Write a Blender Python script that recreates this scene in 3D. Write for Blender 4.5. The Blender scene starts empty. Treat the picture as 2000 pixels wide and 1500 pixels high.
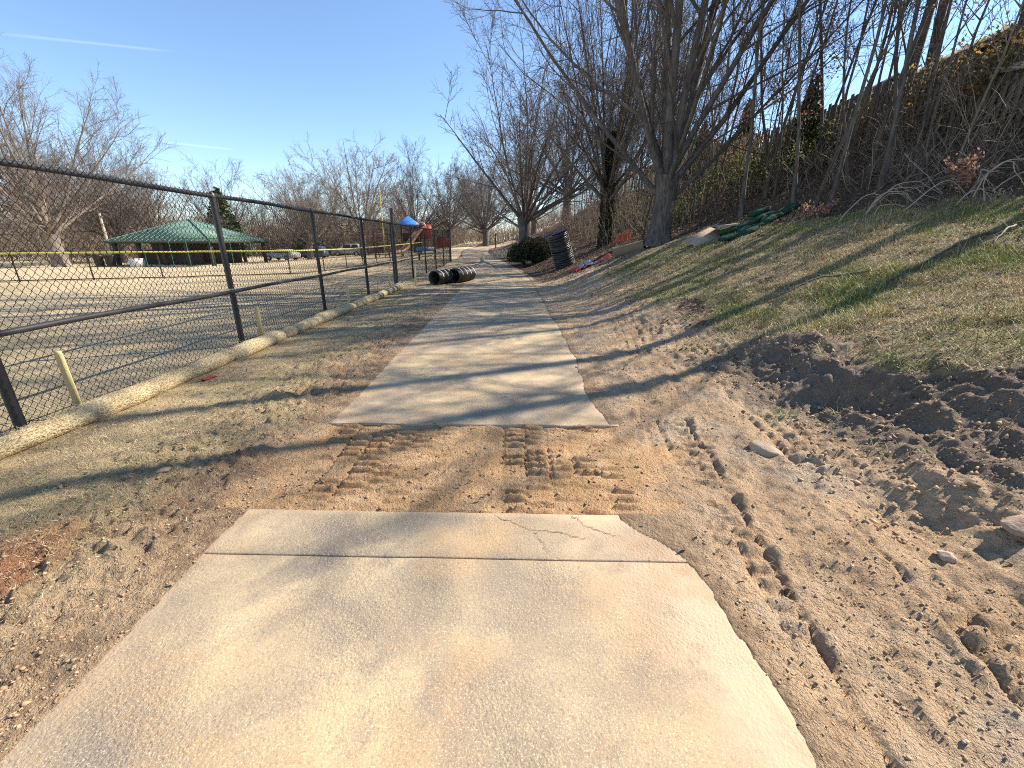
import bpy, math, random
import numpy as np
from mathutils import Vector

sc = bpy.context.scene
COL = sc.collection
R = math.radians

# ------------------------------------------------------------------ camera
cam = bpy.data.cameras.new('camera')
cam.sensor_width = 36.0
cam.lens = 14.76
cam.clip_start = 0.05
cam.clip_end = 3000
camo = bpy.data.objects.new('camera', cam)
COL.objects.link(camo)
camo.location = (0, 0, 1.5)
camo.rotation_euler = (R(90 - 18.75), 0, R(-0.63))
sc.camera = camo

# ------------------------------------------------------------------ sky, sun, exposure
SUN_EL, SUN_AZ = 40.0, 70.0          # azimuth clockwise from +Y (the path direction)
w = bpy.data.worlds.new('World'); sc.world = w; w.use_nodes = True
nt = w.node_tree; nt.nodes.clear()
wo = nt.nodes.new('ShaderNodeOutputWorld'); bg = nt.nodes.new('ShaderNodeBackground')
sky = nt.nodes.new('ShaderNodeTexSky'); sky.sky_type = 'NISHITA'; sky.sun_disc = False
sky.sun_elevation = R(SUN_EL); sky.sun_rotation = R(SUN_AZ)
sky.altitude = 300; sky.air_density = 1.0; sky.dust_density = 0.05; sky.ozone_density = 3.6
bg.inputs[1].default_value = 0.12
# thin contrails: narrow bands on the sky dome
tc = nt.nodes.new('ShaderNodeTexCoord')
def wmath(op, a, b=None, c=None):
    n = nt.nodes.new('ShaderNodeMath'); n.operation = op
    for i, v in enumerate((a, b, c)):
        if v is None: continue
        if isinstance(v, (int, float)): n.inputs[i].default_value = v
        else: nt.links.new(v, n.inputs[i])
    return n.outputs[0]
def wdot(vec):
    n = nt.nodes.new('ShaderNodeVectorMath'); n.operation = 'DOT_PRODUCT'
    nt.links.new(tc.outputs['Generated'], n.inputs[0]); n.inputs[1].default_value = vec
    return n.outputs['Value']
col_out = sky.outputs[0]
for d0, d1, width, amt in (
        ((-1.207, 1.212, 0.464), (-0.790, 1.200, 0.425), 0.0028, 0.07),
        ((-0.850, 1.131, 0.226), (-0.640, 1.124, 0.205), 0.0026, 0.08)):
    a, b = Vector(d0).normalized(), Vector(d1).normalized()
    n = a.cross(b).normalized(); m = (a + b).normalized(); tdir = (b - a).normalized(); hl = (b - a).length / 2
    off = wmath('ABSOLUTE', wdot(n))
    mr = nt.nodes.new('ShaderNodeMapRange'); mr.interpolation_type = 'SMOOTHSTEP'
    nt.links.new(off, mr.inputs[0]); mr.inputs[1].default_value = width; mr.inputs[2].default_value = 0.0
    along = wmath('ABSOLUTE', wdot(tdir))
    mr2 = nt.nodes.new('ShaderNodeMapRange'); mr2.interpolation_type = 'SMOOTHSTEP'
    nt.links.new(along, mr2.inputs[0]); mr2.inputs[1].default_value = hl * 1.2; mr2.inputs[2].default_value = hl * 0.5
    front = wmath('GREATER_THAN', wdot(m), 0.0)
    k = wmath('MULTIPLY', wmath('MULTIPLY', wmath('MULTIPLY', mr.outputs[0], mr2.outputs[0]), front), amt)
    mx = nt.nodes.new('ShaderNodeMix'); mx.data_type = 'RGBA'
    nt.links.new(k, mx.inputs[0]); nt.links.new(col_out, mx.inputs[6]); mx.inputs[7].default_value = (9, 9.3, 9.6, 1)
    col_out = mx.outputs[2]
nt.links.new(col_out, bg.inputs[0]); nt.links.new(bg.outputs[0], wo.inputs[0])

sl = bpy.data.lights.new('sun', 'SUN'); sl.energy = 5.0; sl.angle = R(0.53); sl.color = (1.0, 0.91, 0.77)
so = bpy.data.objects.new('sun', sl); COL.objects.link(so)
SUNV = Vector((math.sin(R(SUN_AZ)) * math.cos(R(SUN_EL)), math.cos(R(SUN_AZ)) * math.cos(R(SUN_EL)), math.sin(R(SUN_EL))))
so.rotation_euler = SUNV.to_track_quat('Z', 'Y').to_euler(); so.location = SUNV * 60
sc.view_settings.view_transform = 'Standard'; sc.view_settings.look = 'None'
sc.view_settings.exposure = 1.0; sc.view_settings.gamma = 1.0; sc.view_settings.use_curve_mapping = False
sc.render.engine = 'CYCLES'
sc.cycles.use_denoising = False
sc.cycles.max_bounces = 5
sc.cycles.pixel_filter_type = 'BLACKMAN_HARRIS'; sc.cycles.filter_width = 1.05

# ------------------------------------------------------------------ object helpers
def tag(o, label=None, cat=None, group=None, kind=None):
    if label: o['label'] = label
    if cat: o['category'] = cat
    if group: o['group'] = group
    if kind: o['kind'] = kind
    return o
def empty(name, loc=(0, 0, 0), rz=0.0, parent=None):
    o = bpy.data.objects.new(name, None); COL.objects.link(o)
    o.location = loc; o.rotation_euler = (0, 0, rz); o.empty_display_size = 0.2
    if parent: o.parent = parent
    return o
def npmesh(name, V, F, smooth=False):
    """V (n,3); F: (m,3|4) int array or list of those."""
    me = bpy.data.meshes.new(name)
    Fs = F if isinstance(F, list) else [F]
    Fs = [np.asarray(f, dtype=np.int64) for f in Fs if len(f)]
    V = np.asarray(V, dtype=np.float32)
    me.vertices.add(len(V)); me.vertices.foreach_set('co', V.ravel())
    loops = np.concatenate([f.ravel() for f in Fs]).astype(np.int32)
    tot = np.concatenate([np.full(len(f), f.shape[1], dtype=np.int32) for f in Fs])
    start = np.concatenate([[0], np.cumsum(tot)[:-1]]).astype(np.int32)
    me.loops.add(len(loops)); me.loops.foreach_set('vertex_index', loops)
    me.polygons.add(len(tot)); me.polygons.foreach_set('loop_start', start); me.polygons.foreach_set('loop_total', tot)
    me.update(calc_edges=True)
    if smooth: me.polygons.foreach_set('use_smooth', np.ones(len(tot), dtype=bool))
    me.validate()
    return me
def obj(name, me, m=None, parent=None, loc=None, rot=None):
    o = bpy.data.objects.new(name, me); COL.objects.link(o)
    if m is not None and not len(me.materials): me.materials.append(m)
    if parent: o.parent = parent
    if loc is not None: o.location = loc
    if rot is not None: o.rotation_euler = rot
    return o
def fattr(me, name, arr):
    a = me.attributes.new(name, 'FLOAT', 'POINT'); a.data.foreach_set('value', np.asarray(arr, dtype=np.float32))
def dup(root, loc, rz=0.0, scale=1.0, label=None):
    r = root.copy(); COL.objects.link(r); r.location = loc; r.rotation_euler = (0, 0, rz)
    r.scale = scale if isinstance(scale, tuple) else (scale,) * 3
    if label: r['label'] = label
    for ch in list(root.children):
        c = ch.copy(); COL.objects.link(c); c.parent = r
        for g in list(ch.children):
            d = g.copy(); COL.objects.link(d); d.parent = c
    return r
class MB:
    """collects shapes into one mesh"""
    def __init__(s): s.V = []; s.Q = []; s.T = []; s.n = 0
    def add(s, V, Q=(), T=()):
        V = np.asarray(V, dtype=float)
        if len(Q): s.Q.append(np.asarray(Q) + s.n)
        if len(T): s.T.append(np.asarray(T) + s.n)
        s.V.append(V); s.n += len(V); return s
    def box(s, c, d, rz=0.0, tilt=None):
        x, y, z = (v / 2 for v in d)
        P = np.array([(-x, -y, -z), (x, -y, -z), (x, y, -z), (-x, y, -z), (-x, -y, z), (x, -y, z), (x, y, z), (-x, y, z)])
        if tilt is not None: P = P @ np.array(tilt).T
        if rz: P = P @ np.array([(math.cos(rz), math.sin(rz), 0), (-math.sin(rz), math.cos(rz), 0), (0, 0, 1)])
        return s.add(P + np.array(c), [(0, 3, 2, 1), (4, 5, 6, 7), (0, 1, 5, 4), (1, 2, 6, 5), (2, 3, 7, 6), (3, 0, 4, 7)])
    def tube(s, pts, rad, sides=8, caps=True):
        pts = np.asarray(pts, dtype=float)[None]; n = pts.shape[1]
        rad = np.broadcast_to(np.asarray(rad, dtype=float), (n,))[None]
        V, Q = tubes(pts, rad, sides); s.add(V, Q)
        if caps:
            for ring, rev in ((0, True), (n - 1, False)):
                c = pts[0, ring]; b = s.n; idx = np.arange(sides) + ring * sides
                s.add(np.vstack([V[idx], c[None]]), T=[(i, (i + 1) % sides, sides) if not rev else ((i + 1) % sides, i, sides) for i in range(sides)])
        return s
    def mesh(s, name, smooth=False):
        F = []
        if s.Q: F.append(np.concatenate(s.Q))
        if s.T: F.append(np.concatenate(s.T))
        return npmesh(name, np.concatenate(s.V), F, smooth)
    def build(s, name, m, parent=None, smooth=False, loc=None, rot=None):
        return obj(name, s.mesh(name, smooth), m, parent, loc, rot)
def tubes(P, Rd, sides):
    """P (B,n,3), Rd (B,n) -> verts, quads of B tubes"""
    P = np.asarray(P, dtype=float); B, n, _ = P.shape
    T = np.gradient(P, axis=1) if n > 2 else np.repeat((P[:, 1:] - P[:, :1]), n, axis=1)
    T /= np.linalg.norm(T, axis=2, keepdims=True) + 1e-9
    D = P[:, -1] - P[:, 0]; D /= np.linalg.norm(D, axis=1, keepdims=True) + 1e-9
    ref = np.where(np.abs(D[:, 2:3]) > 0.8, np.array([[1.0, 0.13, 0]]), np.array([[0, 0.11, 1.0]]))
    ref = np.repeat(ref[:, None], n, 1)
    U = ref - (ref * T).sum(2, keepdims=True) * T
    U /= np.linalg.norm(U, axis=2, keepdims=True) + 1e-9
    W = np.cross(T, U)
    a = np.arange(sides) * 2 * math.pi / sides
    V = P[:, :, None] + Rd[:, :, None, None] * (U[:, :, None] * np.cos(a)[None, None, :, None] + W[:, :, None] * np.sin(a)[None, None, :, None])
    b = (np.arange(B) * n * sides)[:, None, None]; j = (np.arange(n - 1) * sides)[None, :, None]; k = np.arange(sides)[None, None, :]
    k2 = (k + 1) % sides
    Q = np.stack([b + j + k, b + j + k2, b + j + sides + k2, b + j + sides + k], -1).reshape(-1, 4)
    return V.reshape(-1, 3), Q

# ------------------------------------------------------------------ material helpers
class NT:
    def __init__(s, name):
        s.m = bpy.data.materials.new(name); s.m.use_nodes = True; s.t = s.m.node_tree; s.t.nodes.clear()
        s.out = s.t.nodes.new('ShaderNodeOutputMaterial'); s.b = s.t.nodes.new('ShaderNodeBsdfPrincipled')
        s.t.links.new(s.b.outputs[0], s.out.inputs[0]); s.b.inputs['Roughness'].default_value = 0.9
        s.b.inputs['Specular IOR Level'].default_value = 0.25
    def new(s, t, **k):
        n = s.t.nodes.new(t)
        for a, v in k.items(): setattr(n, a, v)
        return n
    def put(s, sock, v):
        if isinstance(v, (int, float)): sock.default_value = v
        elif isinstance(v, tuple): sock.default_value = v if len(v) == 4 or sock.type == 'VECTOR' else v + (1,)
        else: s.t.links.new(v, sock)
    def pos(s): return s.new('ShaderNodeNewGeometry').outputs['Position']
    def objc(s): return s.new('ShaderNodeTexCoord').outputs['Object']
    def noise(s, scale, detail=4.0, rough=0.6, vec=None, dist=0.0):
        n = s.new('ShaderNodeTexNoise'); s.put(n.inputs['Vector'], vec if vec is not None else s.pos())
        n.inputs['Scale'].default_value = scale; n.inputs['Detail'].default_value = detail; n.inputs['Roughness'].default_value = rough
        n.inputs['Distortion'].default_value = dist
        return n.outputs['Fac']
    def mapv(s, scale, vec=None, loc=(0, 0, 0), rot=(0, 0, 0)):
        n = s.new('ShaderNodeMapping'); s.put(n.inputs['Vector'], vec if vec is not None else s.pos())
        n.inputs['Scale'].default_value = scale; n.inputs['Location'].default_value = loc; n.inputs['Rotation'].default_value = rot
        return n.outputs[0]
    def ramp(s, f, a, b, c0=0.0, c1=1.0):
        n = s.new('ShaderNodeMapRange', interpolation_type='SMOOTHSTEP'); s.put(n.inputs[0], f)
        n.inputs[1].default_value = a; n.inputs[2].default_value = b; n.inputs[3].default_value = c0; n.inputs[4].default_value = c1
        return n.outputs[0]
    def mix(s, f, a, b, blend='MIX'):
        n = s.new('ShaderNodeMix', data_type='RGBA', blend_type=blend); s.put(n.inputs[0], f); s.put(n.inputs[6], a); s.put(n.inputs[7], b)
        return n.outputs[2]
    def math(s, op, a, b=0.0):
        n = s.new('ShaderNodeMath', operation=op); s.put(n.inputs[0], a); s.put(n.inputs[1], b); return n.outputs[0]
    def attr(s, name): return s.new('ShaderNodeAttribute', attribute_name=name).outputs['Fac']
    def acol(s, name): return s.new('ShaderNodeAttribute', attribute_name=name).outputs['Color']
    def bump(s, h, strength, dist=0.02):
        n = s.new('ShaderNodeBump'); s.put(n.inputs['Height'], h); s.put(n.inputs['Strength'], strength); n.inputs['Distance'].default_value = dist
        s.t.links.new(n.outputs[0], s.b.inputs['Normal']); return n
    def col(s, c): s.put(s.b.inputs['Base Color'], c); return s.m
def pm(name, c1, c2, scale=3.0, rough=0.9, bump=0.0, bscale=20.0, metal=0.0, detail=5.0, stretch=(1, 1, 1), dist=0.02, spec=0.25):
    k = NT(name); v = k.mapv(stretch, k.objc())
    f = k.ramp(k.noise(scale, detail, 0.65, v), 0.3, 0.7)
    k.col(k.mix(f, c1, c2)); k.b.inputs['Roughness'].default_value = rough; k.b.inputs['Metallic'].default_value = metal
    k.b.inputs['Specular IOR Level'].default_value = spec
    if bump: k.bump(k.noise(bscale, 5, 0.6, v), bump, dist)
    return k.m
def colmat(name, rough=0.85, bump=0.0, trans=0.0):
    """base colour from the per-point colour attribute 'tint' (each blade, leaf or clod has its own)"""
    k = NT(name); k.col(k.acol('tint')); k.b.inputs['Roughness'].default_value = rough
    if trans:                                                  # thin leaves let light through
        tl = k.new('ShaderNodeBsdfTranslucent'); k.put(tl.inputs[0], k.acol('tint')); mx = k.new('ShaderNodeMixShader'); mx.inputs[0].default_value = trans
        k.t.links.new(k.b.outputs[0], mx.inputs[1]); k.t.links.new(tl.outputs[0], mx.inputs[2]); k.t.links.new(mx.outputs[0], k.out.inputs[0])
    return k.m
def tint(me, cols):
    a = me.color_attributes.new('tint', 'FLOAT_COLOR', 'POINT')
    c = np.ones((len(cols), 4), dtype=np.float32); c[:, :3] = cols
    a.data.foreach_set('color', c.ravel())
# ------------------------------------------------------------------ terrain functions
def vnoise(x, y, seed=0):
    x = np.asarray(x, dtype=float); y = np.asarray(y, dtype=float)
    xi = np.floor(x); yi = np.floor(y); fx = x - xi; fy = y - yi
    fx = fx * fx * (3 - 2 * fx); fy = fy * fy * (3 - 2 * fy)
    def h(a, b):
        v = (a.astype(np.int64) & 0xffffffff).astype(np.uint32) * np.uint32(374761393) + (b.astype(np.int64) & 0xffffffff).astype(np.uint32) * np.uint32(668265263) + np.uint32(seed * 97531 + 12345)
        v = (v ^ (v >> np.uint32(13))) * np.uint32(1274126177)
        return ((v ^ (v >> np.uint32(16))) & np.uint32(0xffffff)).astype(float) / 0xffffff
    a = h(xi, yi); b = h(xi + 1, yi); c = h(xi, yi + 1); d = h(xi + 1, yi + 1)
    return (a * (1 - fx) + b * fx) * (1 - fy) + (c * (1 - fx) + d * fx) * fy - 0.5
def fbm(x, y, f, o=4, seed=0, g=0.5):
    s = 0.0; amp = 1.0
    for i in range(o):
        s = s + amp * vnoise(x * f + 13.7 * i, y * f - 7.1 * i, seed + i); f *= 2.03; amp *= g
    return s
def sstep(a, b, x):
    t = np.clip((np.asarray(x, dtype=float) - a) / (b - a), 0, 1); return t * t * (3 - 2 * t)
_py = np.array([-5, 14, 20, 24, 28, 33, 38, 44, 50, 56, 62, 68, 74, 90.0])
_px = np.array([-.3, -.3, -.32, -.6, -1.15, -1.95, -2.65, -3.2, -3.2, -2.2, 0.0, 4, 9, 24])
_yy = np.linspace(-5, 90, 400); _xx = np.interp(_yy, _py, _px)
_k = np.ones(17) / 17; _xx = np.convolve(np.pad(_xx, 8, mode='edge'), _k, 'valid')
def pc(y): return np.interp(y, _yy, _xx)
HW = 1.256
_pu = np.array([-400, 1.5, 2.0, 2.6, 3.2, 4, 5, 7, 10, 13, 16, 18, 22, 60, 400])
_pz = np.array([0, 0, .03, .12, .3, .52, .82, 1.42, 2.35, 3.55, 5.0, 5.3, 5.5, 6.2, 9])
def prof(u): return sum(np.interp(u + d, _pu, _pz) for d in (-.3, -.15, 0, .15, .3)) / 5
def H0(x, y):
    x = np.asarray(x, dtype=float); y = np.asarray(y, dtype=float)
    c = pc(np.minimum(y, 56.0)); u = x - c - .3 * 1
    u = u + .0
    g = 1 + .28 * sstep(5, 15, y)
    u2 = 1.45 + (u - 1.15) * g
    hill = prof(np.where(u > 0, u2, u)) * (1 - .25 * sstep(45, 80, y))
    rise = np.clip((y - 26) * .03, 0, 1.5) * sstep(-14, -5, x)
    fld = -1.0 * sstep(8, 48, y) * sstep(12, 34, -x)
    return np.maximum(hill, 0) + rise + fld
def zpath(y): return H0(pc(y), y)
MUD0, MUD1, SKEW = 2.09, 3.34, -0.038
def lugs(a, b, pa, pb, ga, gb, seed):
    """grid of pressed blocks: a across, b along; returns groove depth 0..1 and rim 0..1"""
    ca = a / pa; ia = np.floor(ca); bb = b / pb + .5 * np.mod(ia, 2); ib = np.floor(bb)
    fa = np.abs(ca - ia - .5) * 2; fb = bb - ib
    wob = .25 * vnoise(a * 25, b * 25, seed)
    gr_a = sstep(1 - 2 * ga / pa, 1 - .6 * ga / pa, fa + wob * .3); gr_b = sstep(gb / pb * 1.5, gb / pb * .5, fb + wob * .2)
    pick_a = sstep(-.18, .10, vnoise(np.round(ca) * 7.3 + .4, b * 2.2, seed + 1)); pick_b = sstep(-.22, .05, vnoise(ia * 5.1 + .3, ib * 3.7 + .6, seed + 2))
    rim = np.exp(-((fb - gb / pb * 1.9) / (gb / pb * .55)) ** 2) * pick_b * (.6 + 1.2 * (vnoise(a * 45, b * 45, seed + 3) + .5))
    return np.maximum(gr_a * pick_a, gr_b * pick_b), rim
def tracks(x, y):
    """crawler-track imprint height on the right-hand dirt"""
    z = np.zeros_like(x)
    for off, wd in ((0.0, .36), (.88, .34)):
        xt = 1.10 + (y - 1.67) * .165 + off + .03 * np.sin(y * 1.1); a = x - xt; q = a / wd
        lim = sstep(9.8, 7.5, y) * sstep(.4, .8, y)
        inside = sstep(.56, .50, np.abs(q)) * lim
        brk = sstep(-.30, -.02, fbm(x, y, 1.4, 2, 50 + int(off * 10)))
        g, r = lugs(a + .18, y + .12 * np.abs(a), .12, .115, .018, .036, 200 + int(off * 10))
        z = z + inside * brk * (-.010 - .026 * g + .016 * r)
        for e in (-.53, .53):
            ed = np.exp(-((q - e) / .055) ** 2) * lim; berm = np.exp(-((q - e * 1.22) / .09) ** 2) * lim
            dash = .15 + .85 * sstep(-.08, .12, vnoise(y * 4.5 + e, x * 0 + off, 9))
            z = z - ed * dash * brk * .020 + berm * dash * .012 * (1 + vnoise(x * 18, y * 18, 7))
    return z
def mudpat(x, y):
    """tread blocks pressed into the wet strip across the path, with a dry undriven strip between"""
    z = .010 * fbm(x, y, 5, 5, 71, .6)
    for x0, x1, sd in ((-1.45, -.42, 300), (-.04, .80, 330)):
        ins = sstep(x0 - .02, x0 + .03, x) * sstep(x1 + .02, x1 - .03, x)
        g, r = lugs(x - x0 - (y - 2.7) * .02, y, .17, .092, .016, .024, sd)
        part = .35 + .65 * sstep(-.15, .2, fbm(x, y, 2.6, 3, sd + 7))
        z = z + ins * part * (-.026 * g + .022 * r) * np.where(x0 > -.5, 1.3, 1.0)
    mid = np.exp(-((x + .22) / .13) ** 4)
    return z + mid * (.014 + .020 * fbm(x, y, 8, 4, 5))
def ground(x, y):
    """height and masks"""
    x = np.asarray(x, dtype=float); y = np.asarray(y, dtype=float)
    h = H0(x, y); c = pc(y); q = x - c
    near = sstep(45, 12, y); nf = sstep(14, 5, y)
    u = q
    right = sstep(HW - .1, HW + .3, q); left = sstep(-HW + .1, -HW - .3, q)
    dirt = right * sstep(4.6 - .9 * nf, 2.2 + .3 * nf, u + .9 * fbm(x, y, .7, 3, 3))
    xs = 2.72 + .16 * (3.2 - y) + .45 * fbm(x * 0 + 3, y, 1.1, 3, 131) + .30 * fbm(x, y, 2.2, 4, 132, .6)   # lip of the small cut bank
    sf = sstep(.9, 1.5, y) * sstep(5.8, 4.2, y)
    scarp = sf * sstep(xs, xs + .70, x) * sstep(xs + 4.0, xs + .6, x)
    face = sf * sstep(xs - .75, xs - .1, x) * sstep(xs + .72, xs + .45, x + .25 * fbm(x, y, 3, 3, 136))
    dirt = np.maximum(dirt * (1 - sf * sstep(xs + .5, xs + .7, x)), face)
    hillm = right * (1 - dirt)
    xa_, ya_ = x - .17 * y, y * .5
    d = right * dirt * (.07 * fbm(x, y, 1.5, 3, 21) + .028 * fbm(xa_, ya_, 5.5, 4, 22, .62)) * (.35 + .65 * nf)
    lump = fbm(x, y, 3.0, 3, 29)
    xa, ya = x - .17 * y, y * .55
    rid = np.abs(fbm(xa, ya, 4.2, 4, 121, .62)) * 2 - .35
    d = d + right * dirt * nf * .045 * np.clip(rid, -.5, .9) * (.15 + .85 * sstep(1.9, 2.5, x))
    d = d + nf * (right * dirt + left * sstep(-3.6, -2.2, x)) * .016 * (np.abs(fbm(x, y, 10, 4, 123, .65)) * 2 - .35) * (1 + left)
    d = d + right * nf * sstep(1.9, 3.0, x) * sstep(4.5, 3.0, x) * .07 * np.abs(lump) * sstep(6, 3, y)
    d = d + hillm * near * (.10 * fbm(x, y, .9, 3, 23) + .05 * fbm(x, y, 4, 3, 24))
    d = d + left * near * (.035 * fbm(x, y, 1.2, 3, 25) + .022 * fbm(x, y, 7, 4, 26, .6)) * sstep(-4.6, -3.2, x)
    d = d + left * nf * sstep(-1.6, -1.85, x) * sstep(-3.0, -2.2, x) * .10 * np.clip(np.abs(fbm(x, y, 5, 4, 27, .6)) - .12, 0, 1)
    d = d + left * near * sstep(-3.6, -5, x) * (.02 * fbm(x, y, 2, 3, 28))
    # scooped hollow and cut bank by the toe of the slope
    d = d - .10 * np.exp(-(((x - 2.75) / .55) ** 2 + ((y - 3.35) / .75) ** 2)) 
    d = d - .10 * np.exp(-(((x - 2.2) / .22) ** 2 + ((y - 1.9) / .35) ** 2))
    d = d + (.19 + .10 * fbm(x, y, .9, 2, 135)) * scarp + face * (.05 * fbm(x, y, 2.0, 4, 133, .5) + .022 * (np.abs(fbm(x, y, 6, 4, 134, .65)) * 2 - .4))
    d = d + tracks(x, y) * dirt * nf * (1 - face)
    zout = h + d + .006
    zp = zpath(y)
    edge = np.where(q > 0, .05, .018) * fbm(x, y, 2.0, 2, 31) + .022 * fbm(x, y, 14, 3, 32)
    cover = np.where(q > 0, .03 + .30 * np.exp(-((y - 2.05) / .28) ** 2) + .10 * np.exp(-((y - 4.2) / .8) ** 2), .02 + 0 * nf)
    e = HW - np.abs(q) + edge - cover
    core = sstep(-.01, .06, e)
    skin = zp + .005 + .28 * np.clip(d, -.01, .06)
    onslab = sstep(HW + .10, HW - .05, np.abs(q))
    zo = zout * (1 - onslab) + np.maximum(skin, zp + .004) * onslab
    z = zo * (1 - core) + (zp - .07) * core
    ym = y - SKEW * x
    mud = sstep(MUD0 - .002, MUD0 + .002, ym) * sstep(MUD1 + .002 , MUD1 - .002, ym + .02 * vnoise(x * 5, y * 5, 2)) 
    mcore = mud * np.where(q > 0, sstep(1.85, .95, q + .5 * fbm(x, y, 2.5, 4, 77)), sstep(1.75, 1.05, -q + .5 * fbm(x, y, 2.5, 4, 77)))
    z = z * (1 - mcore) + (zp - .022 + mudpat(x, y)) * mcore
    # masks
    grass = hillm * sstep(-.32, .05, fbm(x, y, .8, 4, 41) + .4 * sstep(2.6, 4.5, u)) * sstep(9.9, 8.7, u + .42 * (y - 8) + 1.0 * fbm(x, y, 1, 3, 44))
    vg = left * sstep(-1.6, -2.6, x + .5 * fbm(x, y, 1.5, 3, 42)) * sstep(-4.3, -3.9, x)
    leaf = hillm * (1 - grass)
    leaf = np.maximum(leaf, sstep(12, 22, y) * right)
    leaf = np.maximum(leaf, sstep(30, 40, y) * sstep(-8, -5, x))
    fld = left * sstep(-3.85, -4.15, x)
    clay = left * (1 - fld) * np.clip(np.exp(-(((x + 2.45) / .34) ** 2 + ((y - 1.55) / .6) ** 2)) * 1.0 + .35 * np.exp(-(((x + 1.9) / .3) ** 2 + ((y - 2.3) / .5) ** 2)), 0, 1)
    clay = clay + dirt * nf * .35 * sstep(5, 8, y)
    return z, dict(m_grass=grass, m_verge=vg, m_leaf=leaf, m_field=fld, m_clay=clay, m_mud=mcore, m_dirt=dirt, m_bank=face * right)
def gz(x, y): return float(ground(np.array([float(x)]), np.array([float(y)]))[0][0])
# ------------------------------------------------------------------ ground
rng = np.random.default_rng(7)
def steps(a, b, f):
    out = [a]
    while out[-1] < b: out.append(out[-1] + f(out[-1]))
    out[-1] = b; return out
xs = np.array(sorted(set([round(v, 4) for v in
      [-v for v in steps(8, 300, lambda v: .03 * v)] + list(np.arange(-8, -5, .10)) + list(np.arange(-5, -3.4, .04)) + list(np.arange(-3.4, 3.6, .0165))
      + list(np.arange(3.6, 9, .045)) + steps(9, 20, lambda v: .16) + steps(20, 300, lambda v: .06 * v)])))
ys = np.array([-14, -9, -6, -4, -2.5, -1.5, -.8, -.3, 0, .2, .35] + steps(.45, 60, lambda v: .0105 if 2.0 < v < 3.4 else max(.0125, .0072 * v))[0:] + steps(62, 420, lambda v: .05 * v))
# sharp edges of the wet strip
ys = np.array(sorted(set(np.round(ys, 5))))
GX, GY = np.meshgrid(xs, ys)
GZ, masks = ground(GX.ravel(), GY.ravel())
nx, ny = len(xs), len(ys)
idx = np.arange(nx * ny).reshape(ny, nx)
Q = np.stack([idx[:-1, :-1], idx[:-1, 1:], idx[1:, 1:], idx[1:, :-1]], -1).reshape(-1, 4)
gm = npmesh('ground', np.stack([GX.ravel(), GY.ravel(), GZ], 1), Q, True)
for n_, a_ in masks.items(): fattr(gm, n_, a_)
k = NT('ground')
n1 = k.noise(1.1, 6, .62); n2 = k.noise(9, 6, .7); n3 = k.noise(60, 5, .7); n4 = k.noise(.25, 4, .55)
dirtc = k.mix(k.ramp(n1, .35, .68), (.68, .475, .285), (.55, .365, .215))
dirtc = k.mix(k.ramp(n2, .42, .75), dirtc, (.36, .235, .14))
dirtc = k.mix(k.math('MULTIPLY', k.ramp(n3, .5, .72), .5), dirtc, (.64, .50, .35))
greyd = k.mix(k.ramp(k.noise(1.7, 4, .6, k.mapv((1, 1, 1), loc=(4, 9, 0))), .46, .66), dirtc, (.60, .455, .31))
clayc = k.mix(k.ramp(n2, .3, .7), (.44, .20, .10), (.33, .175, .10))
mudc = k.mix(k.ramp(k.noise(3.2, 4, .6), .38, .62), (.60, .365, .18), (.74, .48, .26))
mudc = k.mix(k.ramp(n2, .5, .75), mudc, (.44, .275, .15))
grassc = k.mix(k.ramp(n1, .38, .62), (.36, .275, .155), (.27, .22, .11))
grassc = k.mix(k.ramp(n2, .45, .7), grassc, (.17, .125, .07))
grassc = k.mix(k.math('MULTIPLY', k.ramp(n3, .52, .72), .6), grassc, (.36, .29, .17))
vergec = k.mix(k.ramp(n1, .4, .62), (.56, .425, .25), (.43, .335, .185))
vergec = k.mix(k.ramp(n2, .5, .72), vergec, (.34, .245, .15))
leafc = k.mix(k.ramp(n2, .38, .66), (.17, .105, .065), (.085, .055, .036))
leafc = k.mix(k.math('MULTIPLY', k.ramp(n3, .52, .7), .7), leafc, (.30, .20, .125))
fieldc = k.mix(k.ramp(n4, .35, .65), (.76, .59, .36), (.68, .52, .315))
fieldc = k.mix(k.ramp(k.noise(5, 6, .7), .48, .72), fieldc, (.47, .36, .215))
fieldc = k.mix(k.math('MULTIPLY', k.ramp(k.noise(.12, 3, .5), .52, .68), .5), fieldc, (.30, .27, .13))
jig = k.math('MULTIPLY', k.math('SUBTRACT', n2, .5), .9)
def msk(a, lo=.3, hi=.7): return k.ramp(k.math('ADD', k.attr(a), jig), lo, hi)
brownd = k.mix(k.ramp(n2, .35, .62), (.53, .37, .225), (.29, .19, .115)); brownd = k.mix(k.ramp(n1, .45, .65), brownd, (.54, .395, .245))
cc = k.mix(k.ramp(k.attr('m_dirt'), .1, .5), brownd, greyd)
cc = k.mix(msk('m_verge'), cc, vergec)
cc = k.mix(msk('m_clay', .3, .9), cc, clayc)
cc = k.mix(msk('m_leaf'), cc, leafc)
cc = k.mix(msk('m_grass'), cc, grassc)
cc = k.mix(k.ramp(k.attr('m_field'), .3, .7), cc, fieldc)
cc = k.mix(k.ramp(k.math('ADD', k.attr('m_mud'), k.math('MULTIPLY', k.math('SUBTRACT', n1, .5), .8)), .35, .75), cc, mudc)
bankc = k.mix(k.ramp(n1, .4, .65), (.29, .215, .155), (.21, .155, .11)); bankc = k.mix(k.ramp(n2, .5, .72), bankc, (.38, .29, .205))  # moist grey-brown soil, with the bank's shade partly painted into the colour
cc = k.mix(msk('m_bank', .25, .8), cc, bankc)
cc = k.mix(k.math('MULTIPLY', k.ramp(k.noise(110, 3, .75), .56, .68), .5), cc, k.mix(.6, cc, (.05, .035, .022)))
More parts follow.
